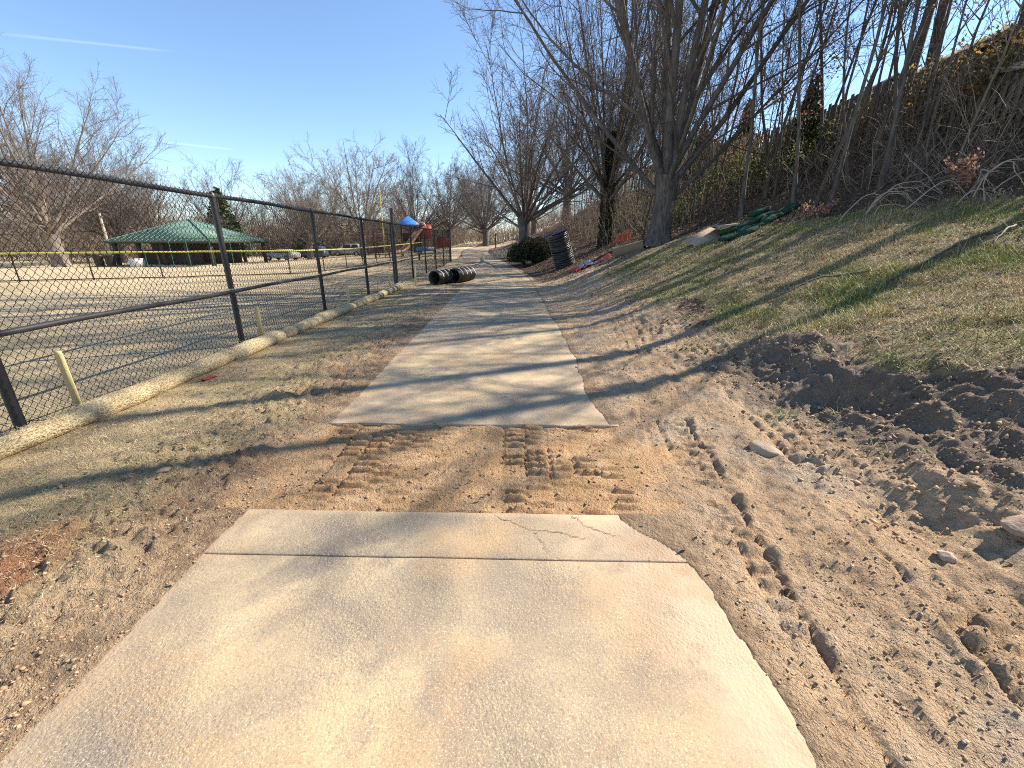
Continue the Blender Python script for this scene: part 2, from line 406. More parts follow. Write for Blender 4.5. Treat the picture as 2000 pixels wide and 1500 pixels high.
cc = k.mix(k.math('MULTIPLY', k.ramp(k.noise(170, 2, .7, k.mapv((1, 1, 1), loc=(3, 8, 1))), .58, .68), .5), cc, k.mix(.5, cc, (.80, .66, .47)))
k.col(cc); k.b.inputs['Roughness'].default_value = .93
hh = k.math('ADD', k.noise(28, 6, .7), k.math('MULTIPLY', k.noise(120, 4, .65), .35))
hh = k.math('ADD', hh, k.math('MULTIPLY', k.noise(9, 5, .7), 1.4)); hh = k.math('ADD', hh, k.math('MULTIPLY', k.noise(55, 3, .8), .7)); k.bump(hh, 1.0, .05)
tag(obj('ground', gm, k.m), kind='structure')

# ------------------------------------------------------------------ concrete path in slabs
k = NT('concrete')
a1 = k.noise(.9, 6, .62, dist=.4); a2 = k.noise(1.9, 7, .68, dist=.5); a3 = k.noise(45, 5, .7); a4 = k.noise(.55, 3, .5, k.mapv((1, 1, 1), loc=(7, 3, 0)))
c_ = k.mix(k.ramp(a1, .36, .64), (.49, .375, .225), (.33, .255, .165))
c_ = k.mix(k.math('MULTIPLY', k.ramp(a4, .48, .68), .55), c_, (.68, .50, .265))
c_ = k.mix(k.math('MULTIPLY', k.ramp(a2, .40, .66), .95), c_, (.25, .20, .155))
c_ = k.mix(k.math('MULTIPLY', k.ramp(k.noise(1.3, 6, .66, k.mapv((1, 1, 1), loc=(2, 31, 0))), .48, .68), .85), c_, (.43, .285, .15))
c_ = k.mix(k.math('MULTIPLY', k.ramp(a3, .5, .75), .6), c_, (.25, .20, .155))
c_ = k.mix(k.math('MULTIPLY', k.ramp(k.noise(200, 2, .6), .55, .7), .35), c_, (.75, .68, .56))
dn = k.math('ADD', k.attr('dust'), k.math('MULTIPLY', k.math('SUBTRACT', k.noise(6, 6, .7), .5), 1.1))
c_ = k.mix(k.math('MULTIPLY', k.ramp(k.noise(75, 3, .8), .53, .66), .55), c_, (.20, .155, .115))
c_ = k.mix(k.math('MULTIPLY', k.ramp(k.noise(140, 2, .7, k.mapv((1, 1, 1), loc=(1, 5, 0))), .57, .68), .5), c_, (.80, .68, .49))
c_ = k.mix(k.math('MULTIPLY', k.ramp(dn, .25, .7), .92), c_, k.mix(k.ramp(k.noise(3, 4, .6), .4, .65), (.58, .43, .285), (.46, .32, .20)))
k.col(c_); k.b.inputs['Roughness'].default_value = .9
vo = k.new('ShaderNodeTexVoronoi', feature='SMOOTH_F1'); k.put(vo.inputs['Vector'], k.pos()); vo.inputs['Scale'].default_value = 85
k.bump(k.math('ADD', k.math('MULTIPLY', vo.outputs['Distance'], .7), k.noise(130, 4, .7)), k.ramp(k.noise(1.8, 3, .6), .35, .7, .2, .75), .009)
M_conc = k.m
path = tag(empty('path', (0, 0, 0)), kind='structure')
edges = [-6.0, -3.2, -.4 - .9, 1.715, MUD0, None, MUD1, 6.3, 9.3, 12.3, 15.3, 18.3, 21.3, 24.3, 27.3, 30.3, 33.3, 36.3, 39.3, 42.3, 45.3, 48.3, 51.3, 54.3, 57.3, 60.3, 63.3, 66.3, 69.3, 72.3]
prng = np.random.default_rng(3)
for y0, y1 in zip(edges[:-1], edges[1:]):
    if y0 is None or y1 is None: continue
    g0 = .0032 if y0 != MUD1 else 0.0; g1 = .0032 if y1 != MUD0 else 0.0
    m_ = max(3, int((y1 - y0) / (.05 if y0 < 8 else .3))); nxs = 52 if y0 < 8 else 12
    sx = np.linspace(-HW, HW, nxs - 2); sx = np.r_[sx[0], sx[0] + .007, sx[1:-1], sx[-1] - .007, sx[-1]]; sy = np.linspace(y0 + g0, y1 - g1, m_); sy = np.r_[sy[0], sy[0] + .007, sy[1:-1], sy[-1] - .007, sy[-1]]; m_ = len(sy)
    SX, SY = np.meshgrid(sx, sy)
    sk = SKEW * sstep(12, 6, y0) if y0 > 1 else SKEW
    PY = SY + sk * SX
    rag = .012 * vnoise(PY * 6, SX * 0 + 1, 4) + .006 * vnoise(PY * 23, SX * 0 + 1, 4)
    PX = pc(PY) + SX + rag * (np.abs(SX) > HW - .03)
    if y1 == MUD0: PY = PY + .006 * vnoise(SX * 9, SX * 0, 14) * (SY == sy[-1])
    if y0 == MUD1: PY = PY + (.02 * vnoise(SX * 5, SX * 0, 15) + .008 * vnoise(SX * 25, SX * 0, 15)) * (SY == sy[0])
    PZ = zpath(PY) + .0025 * fbm(PX, PY, 3, 3, 61) * (y0 < 8)
    # worn arris
    ed = np.minimum.reduce([HW - np.abs(SX), SY - sy[0], sy[-1] - SY]); PZ = PZ - .004 * (ed < 1e-4)
    n = nxs * m_; idx = np.arange(n).reshape(m_, nxs)
    top = np.stack([PX, PY, PZ], -1).reshape(-1, 3); bot = top.copy(); bot[:, 2] -= .10
    F = [np.stack([idx[:-1, :-1], idx[:-1, 1:], idx[1:, 1:], idx[1:, :-1]], -1).reshape(-1, 4)]
    loop = np.concatenate([idx[0, :], idx[1:, -1], idx[-1, -2::-1], idx[-2:0:-1, 0]])
    l2 = np.roll(loop, -1); F.append(np.stack([loop, loop + n, l2 + n, l2], -1))
    sm = npmesh('concrete_slab', np.vstack([top, bot]), F, False)
    du = np.exp(-(HW - SX) / (.26 + .34 * np.exp(-((PY - 1.7) / .6) ** 2))) * sstep(9, 4, PY) + .7 * np.exp(-(HW + SX) / .07)
    if y1 == MUD0 or y0 == MUD1: du = du + .55 * np.exp(-np.minimum(np.abs(SY - MUD0), np.abs(SY - MUD1)) / .05)
    du = np.clip(du, 0, 1).ravel(); fattr(sm, 'dust', np.r_[du, du])
    obj('concrete_slab', sm, M_conc, path)
# cracks in the second slab: thin dirt-filled gaps
M_crack = pm('crack_dirt', (.10, .075, .05), (.16, .12, .08), 30)
def ribbon(pts, wd, zoff=.004):
    pts = np.array(pts, dtype=float); tt = np.linspace(0, 1, 60); s = np.linspace(0, 1, len(pts))
    x = np.interp(tt, s, pts[:, 0]); y = np.interp(tt, s, pts[:, 1])
    x = x + .022 * vnoise(tt * 18, tt * 0, 3) + .008 * vnoise(tt * 55, tt * 0, 4); y = y + .022 * vnoise(tt * 18, tt * 0 + 5, 3) + .010 * vnoise(tt * 55, tt * 0 + 2, 4)
    d = np.stack([np.gradient(x), np.gradient(y)], 1); d /= np.linalg.norm(d, axis=1, keepdims=True)
    nrm = np.stack([-d[:, 1], d[:, 0]], 1); w_ = wd * (.35 + .9 * np.abs(vnoise(tt * 30, tt * 0, 8)) * 2) * np.minimum(1, 6 * np.minimum(tt, 1 - tt) + .15)
    z = zpath(y) + zoff
    A = np.stack([x + nrm[:, 0] * w_, y + nrm[:, 1] * w_, z], 1); B = np.stack([x - nrm[:, 0] * w_, y - nrm[:, 1] * w_, z], 1)
    n = len(x); i = np.arange(n - 1)
    return npmesh('crack', np.vstack([A, B]), np.stack([i, i + n, i + n + 1, i + 1], 1))
for pts, wd in (([(-.09, 2.08), (.02, 1.98), (.14, 1.92), (.27, 1.90), (.36, 1.86), (.44, 1.84)], .0022),
                ([(.14, 1.92), (.17, 1.84), (.21, 1.73)], .0014), ([(.36, 2.07), (.42, 1.97), (.50, 1.90), (.60, 1.86)], .0022)):
    obj('crack', ribbon(pts, wd), M_crack, path)

# ------------------------------------------------------------------ chain-link fence beside the path
M_black = pm('black_vinyl', (.022, .022, .024), (.035, .034, .036), 8, .45, spec=.5)
M_wire = pm('black_wire', (.012, .0115, .011), (.02, .018, .017), 8, .55)
M_galv = pm('galvanised_clamp', (.55, .54, .5), (.4, .39, .37), 30, .4, metal=.8)
FX = -4.0; F0, F1 = .155, 30.65; FZ = 2.09; MIDZ = .82
def gf(y): return float(H0(FX, y))
fence = tag(empty('chain_link_fence', (FX, 3.2, 0)), 'tall black chain-link fence running along left side of concrete path', 'fence')
def child(o, root=fence):
    o.parent = root; o.matrix_parent_inverse = root.matrix_basis.inverted(); return o
def sub(root, mb, name, m, smooth=False):
    """mesh given in world coordinates, made a child of the root"""
    o = mb.build(name, m, None, smooth); o.parent = root
    o.location = -Vector(root.location) if root.rotation_euler.z == 0 else o.location
    return o
py_ = 3.2 - 3.05
while py_ < F1 + .1:
    mb = MB(); b = gf(py_); mb.tube([(FX, py_, b - .1), (FX, py_, b + FZ - .02)], .038, 12)
    po = sub(fence, mb, 'post', M_black, True)
    cap = MB(); cap.tube([(FX, py_, b + FZ - .025), (FX, py_, b + FZ + .02), (FX, py_, b + FZ + .05)], [.043, .042, .012], 12)
    c1 = cap.build('post_cap', M_black, po, True)
    cl = MB(); cl.tube([(FX, py_, b + MIDZ - .035), (FX, py_, b + MIDZ + .035)], .043, 10); cl.box((FX + .047, py_ + .03, b + MIDZ), (.02, .05, .035))
    cl.build('rail_clamp', M_galv if py_ > 5 else M_black, po, True)
    py_ += 3.05
for nm, zz, rr in (('top_rail', FZ, .028), ('middle_rail', MIDZ, .026)):
    yy_ = np.linspace(F0, F1, 50)
    pts = [(FX + (.048 if nm == 'middle_rail' else 0), y, gf(y) + zz + .008 * math.sin(y * 1.9)) for y in yy_]
    mb = MB(); mb.tube(pts, rr, 10); sub(fence, mb, nm, M_black, True)
# woven mesh: zig-zag wires, diamonds about 7 cm wide
def chainlink(line_x, y0, y1, zb, zt, pitch, rad, sides=3, zfun=None):
    rows = int(round((zt - zb) / (pitch / 2))); n = int((y1 - y0) / pitch)
    j = np.arange(rows + 1)
    P = np.zeros((n * 2, rows + 1, 3))
    for half in (0, 1):
        i = np.arange(n)
        yb = y0 + i * pitch + half * pitch
        zig = (j % 2) * .5 * pitch * (1 if half == 0 else -1)
        P[half::2, :, 1] = yb[:, None] + zig[None]
        P[half::2, :, 0] = line_x + (.004 if half else -.004)
        P[half::2, :, 2] = zb + j[None] * (zt - zb) / rows
    P[:, :, 1] += .004 * vnoise(P[:, :, 1] * 3, P[:, :, 2] * 3, 5)
    P[:, :, 0] += .02 * vnoise(P[:, :, 1] * 1.1, P[:, :, 2] * 1.3, 6)
    if zfun is not None: P[:, :, 2] += zfun(P[:, :, 1])
    return tubes(P, np.full(P.shape[:2], rad), sides)
V, Qf = chainlink(FX + .03, F0, F1, .02, FZ + .035, .072, .0029, 3, lambda y: H0(np.full_like(y, FX), y))
mb = MB(); mb.add(V, Qf); tag(sub(fence, mb, 'wire_mesh', M_wire), kind='stuff')
mb = MB(); mb.tube([(FX + .03, y, gf(y) + .07 + .02 * math.sin(y * 2.3)) for y in np.linspace(F0, F1, 60)], .004, 5); sub(fence, mb, 'tension_wire', M_wire)
# taller gate post and latch at the far end
mb = MB(); mb.tube([(FX + .12, 15.2, gf(15.2) - .1), (FX + .12, 15.2, gf(15.2) + 2.55)], .05, 12); sub(fence, mb, 'gate_post', M_black, True)
mb = MB(); mb.tube([(FX + .1, 30.3, gf(30.3)), (FX + .1, 30.3, gf(30.3) + 2.3)], .06, 12); sub(fence, mb, 'gate_post', M_black, True)

# ------------------------------------------------------------------ straw wattles
k = NT('straw_netting'); oc = k.pos()
f1 = k.noise(60, 4, .7, k.mapv((1, 3, 1), oc)); f2 = k.noise(3, 3, .5, oc)
ch = k.new('ShaderNodeTexVoronoi', feature='DISTANCE_TO_EDGE'); k.put(ch.inputs['Vector'], k.mapv((1, .8, 1), oc)); ch.inputs['Scale'].default_value = 36
sc_ = k.mix(k.ramp(f1, .35, .65), (.68, .53, .29), (.42, .30, .145)); sc_ = k.mix(k.ramp(f2, .45, .7), sc_, (.62, .46, .25))
sc_ = k.mix(k.ramp(ch.outputs[0], .03, .10), (.74, .64, .42), sc_)
k.col(sc_); k.bump(k.math('ADD', f1, k.math('MULTIPLY', ch.outputs[0], 2)), .8, .02); M_straw = k.m
def wattle(y0, y1, x0, r, seed, label, lift=0.0):
    n = int((y1 - y0) / .05); sd = 20
    t = np.linspace(0, 1, n); y = y0 + (y1 - y0) * t
    x = x0 + .10 * vnoise(y * .55, y * 0, seed) + .02 * vnoise(y * 2.2, y * 0, seed + 1)
    z = np.array([gz(a, b) for a, b in zip(x, y)]); z = np.convolve(np.pad(z, 6, mode='edge'), np.ones(13) / 13, 'valid')
    rr = r * (1 + .34 * vnoise(y * 1.4, y * 0, seed + 2) + .20 * vnoise(y * 4, y * 0, seed + 3))
    en = np.minimum(1, np.sqrt(np.clip(np.minimum(t, 1 - t) * (y1 - y0) / .10, .12, 1))); rr = rr * en
    a = np.arange(sd) * 2 * math.pi / sd
    ang = a[None] ; nn = 1 + .10 * vnoise(y[:, None] * 9 + 0 * ang, np.cos(ang) * 2 + 7, seed + 4) + .06 * vnoise(y[:, None] * 25, ang * 3, seed + 6)
    VX = x[:, None] + rr[:, None] * nn * np.cos(ang) * 1.12; VZ = z[:, None] + rr[:, None] * .62 + rr[:, None] * nn * np.sin(ang) * .86 + lift
    V = np.stack([VX, np.repeat(y[:, None], sd, 1), VZ], -1).reshape(-1, 3)
    b = (np.arange(n - 1) * sd)[:, None]; kk = np.arange(sd)[None]; k2 = (kk + 1) % sd
    Qw = np.stack([b + kk, b + sd + kk, b + sd + k2, b + k2], -1).reshape(-1, 4)
    caps = [np.arange(sd)[None], (np.arange(sd) + (n - 1) * sd)[None, ::-1]]
    root = tag(empty('straw_wattle', (0, 0, 0)), label, 'straw wattle', 'straw wattles laid along the fence')
    obj('straw_roll', npmesh('straw_roll', V, [Qw] + caps, True), M_straw, root)
    # fuzzy straw ends poking through the netting
    m = int(900 * (y1 - y0) / max(1, y0)); i = rng.integers(2, n - 2, m); aa = rng.uniform(-.4, math.pi + .4, m)
    p0 = np.stack([x[i] + rr[i] * 1.1 * np.cos(aa), y[i] + rng.uniform(-.03, .03, m), z[i] + rr[i] * (.62 + .84 * np.sin(aa)) + lift], 1)
    dv = np.stack([np.cos(aa) * .35, rng.normal(0, 1, m), np.sin(aa) * .35], 1); dv /= np.linalg.norm(dv, axis=1, keepdims=True)
    p1 = p0 + dv * rng.uniform(.015, .05, m)[:, None]
    Vs, Qs = tubes(np.stack([p0, p1], 1), np.tile([.0014, .0008], (m, 1)), 3)
    obj('loose_straw', npmesh('loose_straw', Vs, Qs), M_straw, root)['kind'] = 'stuff'
    return root
wattle(.9, 5.55, -3.72, .105, 11, 'long tan straw wattle nearest the camera at foot of chain-link fence')
wattle(5.45, 6.75, -3.66, .11, 21, 'short plump straw wattle in middle of the row along chain-link fence')
wattle(6.85, 14.6, -3.62, .105, 31, 'farthest tan straw wattle ending near the black pipes')

# ------------------------------------------------------------------ wooden lath stakes
M_lath = pm('pale_lath', (.74, .60, .30), (.62, .48, .24), 6, .8, .3, 60, stretch=(8, 8, .6))
for x, y, hgt, lean, label in ((-3.86, 3.56, .60, -.03, 'nearest pale wooden stake, leaning left against chain-link mesh'),
                        (-3.80, 6.42, .56, .02, 'pale wooden stake second from camera, behind straw wattle'),
                        (-3.70, 9.95, .55, -.01, 'thin wooden stake third from camera beside fence'),
                        (-3.66, 13.4, .50, .01, 'thin wooden stake fourth from camera near end of straw wattle'),
                        (-3.28, 15.4, .62, .03, 'wooden stake standing right beside the black corrugated pipes')):
    z = gz(x, y); mb = MB()
    w2, t2 = .030, .006
    P = []
    for zz, s in ((-.1, 1), (hgt - .03, 1), (hgt, .8)):
        for dx, dy in ((-w2, -t2), (w2, -t2), (w2, t2), (-w2, t2)): P.append((dx * s + lean * zz, dy, zz))
    Qs = []
    for a in (0, 4): Qs += [(a + i, a + (i + 1) % 4, a + 4 + (i + 1) % 4, a + 4 + i) for i in range(4)]
    Qs += [(8, 9, 10, 11), (3, 2, 1, 0)]
    mb.add(P, Qs)
    st = mb.build('wooden_stake', M_lath, None, loc=(x, y, z), rot=(0, 0, .15))
    tag(st, label, 'stake', 'wooden stakes holding the straw wattles')

# ------------------------------------------------------------------ rocks, scraps, clods
def blob(dims, seed, sub_=3, rough=.25, flat=.0):
    import bmesh
    bm = bmesh.new(); bmesh.ops.create_icosphere(bm, subdivisions=sub_, radius=1)
    V = np.array([v.co[:] for v in bm.verts]); F = np.array([[v.index for v in f.verts] for f in bm.faces]); bm.free()
    s = seed * 1.7
    n = fbm(V[:, 0] * 1.3 + s, V[:, 1] * 1.3 + V[:, 2] * .9, 1.1, 4, seed) + fbm(V[:, 2] * 1.2 - s, V[:, 0] - V[:, 1], 1.0, 3, seed + 9)
    V = V * (1 + rough * n)[:, None]
    r2 = np.random.default_rng(seed)
    for _ in range(7):                                       # chip flat facets
        d = r2.normal(size=3); d /= np.linalg.norm(d); lim = r2.uniform(.55, .85); pr = V @ d
        V = V - np.clip(pr - lim, 0, None)[:, None] * d * .9
    return V * np.array(dims), F
M_rock = pm('tan_rock', (.50, .37, .25), (.36, .265, .185), 6, .9, .8, 25)
M_rock2 = pm('brown_rock', (.30, .21, .15), (.40, .29, .20), 8, .9, .8, 25)
for (x, y, dims, sd, rot, m, label) in (
    (1.86, 2.70, (.165, .075, .06), 4, (.1, .28, -.55), M_rock, 'large flat tan rock lying in dirt right of the path'),
    (2.02, 2.74, (.05, .035, .03), 9, (.2, 0, .4), M_rock2, 'small dark stone tucked right behind the large flat rock'),
    (2.47, 1.66, (.10, .075, .05), 6, (0, .1, .3), M_rock2, 'brown rock half buried in dirt at right edge of view'),
    (2.10, 1.62, (.055, .04, .03), 13, (0, .1, 1.1), M_rock, 'small tan stone near right edge in loose dirt'),
    (-2.08, 1.28, (.035, .03, .028), 5, (0, 0, .4), M_rock, 'pale stone in the loose dirt left of the near slab'),
    (-2.35, 2.55, (.055, .03, .02), 8, (0, 0, .8), M_rock2, 'flat brown stone on the grassy verge left of path')):
    V, F = blob(dims, sd); o = obj('rock', npmesh('rock', V, F, False), m, None, (x, y, gz(x, y) + dims[2] * .35), rot)
    tag(o, label, 'rock', 'rocks in the dirt')
V, F = blob((.14, .035, .016), 17, 3, .5); V[:, 2] += .01 * np.sin(V[:, 0] * 40)
tag(obj('plastic_scrap', npmesh('plastic_scrap', V, F, True), pm('red_plastic', (.34, .06, .045), (.24, .06, .045), 20, .5), None, (-3.42, 4.62, gz(-3.42, 4.62) + .015), (0, 0, 1.2)), 'crumpled red plastic scrap beside the near straw wattle', 'scrap')

def scatter(n, xr, yr, dens, power=1.0):
    """points spread so that nearer ground gets more; dens(x,y) in 0..1 keeps or drops"""
    t = rng.uniform(0, 1, n * 2) ** power; y = yr[0] * (yr[1] / yr[0]) ** t; x = rng.uniform(xr[0], xr[1], n * 2)
    keep = rng.uniform(0, 1, n * 2) < dens(x, y)
    return x[keep][:n], y[keep][:n]
OCT_V = np.array([(1, 0, 0), (-1, 0, 0), (0, 1, 0), (0, -1, 0), (0, 0, 1), (0, 0, -1)], dtype=float)
OCT_F = np.array([(0, 2, 4), (2, 1, 4), (1, 3, 4), (3, 0, 4), (2, 0, 5), (1, 2, 5), (3, 1, 5), (0, 3, 5)])
def clods(n, xr, yr, dens, smin, smax, cols, name, label=None):
    x, y = scatter(n, xr, yr, dens); m = len(x); z, mk = ground(x, y)
    s = smin * (smax / smin) ** (rng.uniform(0, 1, m) ** 2.2)
    V = OCT_V[None] * rng.uniform(.6, 1.3, (m, 6, 1)); V = V + rng.normal(0, .18, (m, 6, 3))
    V = V * (s[:, None, None] * np.array([1, 1, .7])); a = rng.uniform(0, 6.28, m)
    ca, sa = np.cos(a)[:, None], np.sin(a)[:, None]
    X = V[..., 0] * ca - V[..., 1] * sa + x[:, None]; Y = V[..., 0] * sa + V[..., 1] * ca + y[:, None]; Z = V[..., 2] + (z + .25 * s)[:, None]
    F = (OCT_F[None] + (np.arange(m) * 6)[:, None, None]).reshape(-1, 3)
    me = npmesh(name, np.stack([X, Y, Z], -1).reshape(-1, 3), F, False)
    c = np.array(cols)[rng.integers(0, len(cols), m)] * rng.uniform(.8, 1.2, (m, 1)); tint(me, np.repeat(c, 6, 0))
    return tag(obj(name, me, M_clod), label, kind='stuff')
M_clod = colmat('clod')
DC = [(.54, .375, .23), (.42, .28, .165), (.34, .225, .135)]
clods(30000, (-3.4, 3.9), (.6, 9), lambda x, y: np.where(x > .95, (.15 + .85 * sstep(-.1, .2, fbm(x, y, 2.5, 2, 6))) * sstep(4, 2.6, x), np.where(x < -1.5, .9 * sstep(-3.2, -2.0, x), .03)), .0016, .010, DC, 'dirt_clods', 'loose crumbs and clods of dirt on both sides of path')
clods(3200, (1.7, 4.4), (.9, 5.5), lambda x, y: sstep(1.7, 2.3, x) * sstep(-.15, .2, fbm(x, y, 2, 2, 5)) * ground(x, y)[1]['m_dirt'], .005, .026, DC, 'earth_clods', 'bigger lumps of earth at the foot of the bank')
clods(700, (-2.9, -1.55), (.7, 5), lambda x, y: sstep(-.1, .2, fbm(x, y, 2, 2, 8)) * sstep(-2.9, -2.2, x), .005, .018, DC[1:], 'verge_clods', 'brown clods of soil along left edge of the near slab')
clods(700, (-1.6, .95), (2.1, 3.33), lambda x, y: 1.0 + 0 * x, .003, .016, DC[1:], 'mud_crumbs', 'crumbs of mud pressed up on the wet strip')
# ------------------------------------------------------------------ grass, straw and leaf litter
M_blade = colmat('grass_blade', .8); M_leaf = colmat('dead_leaf', .8); M_thin = colmat('thin_leaf', .8, trans=.45)
def blades(n, xr, yr, dens, ln, wd, cols, name, label, flat=.5, power=1.0):
    x, y = scatter(n, xr, yr, dens, power); m = len(x); z, _ = ground(x, y)
    L = rng.uniform(*ln, m); W = wd * rng.uniform(.6, 1.4, m) * (1 + .06 * y); az = rng.uniform(0, 6.28, m)
    el = np.clip(rng.normal(1.15 - flat, .35, m), .05, 1.5)
    d = np.stack([np.cos(az) * np.cos(el), np.sin(az) * np.cos(el), np.sin(el)], 1); sd = np.stack([-np.sin(az), np.cos(az), 0 * az], 1)
    p = np.stack([x, y, z - .004], 1); mid = p + d * L[:, None] * .55; d2 = d.copy(); d2[:, 2] -= .55; d2 /= np.linalg.norm(d2, axis=1, keepdims=True)
    tip = mid + d2 * L[:, None] * .5; tip[:, 2] = np.maximum(tip[:, 2], z + .004)
    V = np.stack([p - sd * W[:, None], p + sd * W[:, None], mid + sd * W[:, None] * .8, mid - sd * W[:, None] * .8, tip], 1).reshape(-1, 3)
    b = np.arange(m)[:, None] * 5
    me = npmesh(name, V, [b + np.array([[0, 1, 2, 3]]), b + np.array([[3, 2, 4]])])
    cn = fbm(x, y, .9, 3, 91) + rng.normal(0, .22, m); ci = np.clip(((cn + .5) * len(cols)).astype(int), 0, len(cols) - 1)
    c = np.array(cols)[ci] * rng.uniform(.75, 1.25, (m, 1)); tint(me, np.repeat(c, 5, 0))
    return tag(obj(name, me, M_blade), label, kind='stuff')
GC = [(.56, .44, .25), (.50, .39, .21), (.44, .36, .18), (.38, .34, .14), (.28, .29, .09), (.24, .27, .08)]
VC = [(.66, .51, .30), (.58, .44, .25), (.50, .38, .21), (.44, .36, .18), (.32, .31, .13)]
def gd(x, y):
    _, m = ground(x, y); return np.maximum(m['m_grass'], .10 * m['m_dirt'] * (x > 2.6) * sstep(.1, .25, fbm(x, y, 3, 2, 61))) * (.25 + .75 * sstep(-.25, .15, fbm(x, y, 2.2, 3, 88)))
blades(210000, (1.8, 9.6), (2.2, 14), gd, (.03, .10), .0019, GC, 'hillside_grass', 'patchy green and tan grass on the slope right of path', .40, .8)
blades(6000, (3.0, 6.6), (2.0, 6.5), lambda x, y: gd(x, y) * sstep(-.05, .15, fbm(x, y, 1.3, 2, 17)), (.10, .22), .0032, GC[3:], 'grass_tufts', 'taller green tufts of grass near right edge of view', .2)
def vd(x, y):
    _, m = ground(x, y); return np.maximum(m['m_verge'], .12 * (x < -1.5) * (x > -3.8)) * sstep(.9, 2.6, y + .3 * (-2.4 - x))
blades(70000, (-3.75, -1.5), (1.2, 18), vd, (.02, .055), .0010, VC, 'verge_straw', 'thin dry grass and straw on the verge by the fence', .95)
blades(40000, (-11, -4.15), (2.2, 16), lambda x, y: .8 + 0 * x, (.02, .05), .0022, [(.70, .55, .33), (.64, .49, .28), (.58, .45, .26), (.50, .41, .22)], 'field_grass', 'dormant tan grass of the ball field', .7, .9)
blades(5000, (-3.2, 4.2), (.8, 8), lambda x, y: np.where(x > 1.0, .8, np.where(x < -1.6, .5, .02)), (.015, .06), .0007, [(.50, .40, .26), (.40, .30, .19), (.28, .20, .13)], 'straw_bits', 'bits of straw and rootlets lying on the bare dirt', 1.2)
def leaves(n, xr, yr, dens, size, cols, name, label, power=1.0):
    x, y = scatter(n, xr, yr, dens, power); m = len(x); z, _ = ground(x, y)
    s = rng.uniform(.6, 1.4, m) * size * (1 + .03 * y); a = rng.uniform(0, 6.28, m); tl = rng.normal(0, .45, (m, 2))
    base = np.array([(-1, 0), (0, -.55), (1, 0), (0, .55)])
    X = base[None, :, 0] * np.cos(a)[:, None] - base[None, :, 1] * np.sin(a)[:, None]; Y = base[None, :, 0] * np.sin(a)[:, None] + base[None, :, 1] * np.cos(a)[:, None]
    Z = X * tl[:, :1] + Y * tl[:, 1:] + .25 * (base[None, :, 0] ** 2)
    V = np.stack([X * s[:, None] + x[:, None], Y * s[:, None] + y[:, None], Z * s[:, None] + z[:, None] + .015], -1).reshape(-1, 3)
    me = npmesh(name, V, np.arange(m * 4).reshape(m, 4)); c = np.array(cols)[rng.integers(0, len(cols), m)] * rng.uniform(.7, 1.3, (m, 1)); tint(me, np.repeat(c, 4, 0))
    return tag(obj(name, me, M_leaf), label, kind='stuff')
LC = [(.20, .125, .075), (.13, .085, .055), (.28, .19, .12), (.09, .06, .04), (.34, .25, .16)]
leaves(52000, (1.4, 15), (4, 42), lambda x, y: np.clip(ground(x, y)[1]['m_leaf'] + .05 * (x > 2.2), 0, 1), .022, LC, 'leaf_litter', 'brown dead leaf litter covering the wooded bank', .75)
leaves(2500, (3.0, 9), (3, 13), lambda x, y: .6 + 0 * x, .016, LC, 'grass_leaves', 'dead leaves lying in the grass of the slope')
leaves(900, (-3.6, 4.5), (1.5, 14), lambda x, y: .5 + 0 * x, .014, LC, 'scattered_leaves', 'single dead leaves scattered along the path edges')

# ------------------------------------------------------------------ bare trees
def rot_children(P, Rr, L, counts, trange, ratio, ang, angsd, wob, trop, npts, rfac, rmin, rg, fall=.45, tip=.25, golden=True):
    B, n, _ = P.shape; ii = np.repeat(np.arange(B), counts); m = len(ii)
    k_ = np.concatenate([np.arange(c) for c in counts]) if m else np.zeros(0)
    cnt = np.repeat(counts, counts)
    t = trange[0] + (trange[1] - trange[0]) * (k_ + rg.uniform(.1, .9, m)) / np.maximum(cnt, 1)
    f = np.clip(t * (n - 1), 0, n - 1.001); i0 = f.astype(int); fr = (f - i0)[:, None]
    st = P[ii, i0] * (1 - fr) + P[ii, i0 + 1] * fr; tn = P[ii, i0 + 1] - P[ii, i0]; tn /= np.linalg.norm(tn, axis=1, keepdims=True) + 1e-9
    rp = Rr[ii, i0] * (1 - fr[:, 0]) + Rr[ii, i0 + 1] * fr[:, 0]
    ref = np.where(np.abs(tn[:, 2:3]) > .9, np.array([[1.0, 0, 0]]), np.array([[0, 0, 1.0]]))
    u = np.cross(tn, ref); u /= np.linalg.norm(u, axis=1, keepdims=True) + 1e-9; v = np.cross(tn, u)
    az = k_ * 2.4 + rg.uniform(0, 6.28, B)[ii] + rg.normal(0, .5, m)
    a = np.clip(rg.normal(ang, angsd, m), .1, 1.7)[:, None]
    d = tn * np.cos(a) + (u * np.cos(az)[:, None] + v * np.sin(az)[:, None]) * np.sin(a)
    ln = L[ii] * ratio * (1 - fall * t) * rg.uniform(.65, 1.3, m)
    r0 = np.maximum(np.minimum(rp * .85, rp * rfac * rg.uniform(.7, 1.2, m)), rmin)
    Pn = np.zeros((m, npts, 3)); Pn[:, 0] = st
    for j in range(1, npts):
        d = d + rg.normal(0, wob, (m, 3)); d[:, 2] += trop; d /= np.linalg.norm(d, axis=1, keepdims=True)
        Pn[:, j] = Pn[:, j - 1] + d * (ln / (npts - 1))[:, None]
    s = np.linspace(0, 1, npts)[None]; Rn = np.maximum(r0[:, None] * (1 - (1 - tip) * s), rmin * .55)
    return Pn, Rn, ln
def trunk_line(hgt, lean, npts, rg, wob=.02):
    P = np.zeros((npts, 3)); d = np.array([lean[0], lean[1], 1.0])
    for j in range(1, npts):
        d = d + np.append(rg.normal(0, wob, 2), 0); P[j] = P[j - 1] + d / np.linalg.norm(d) * hgt / (npts - 1)
    return P
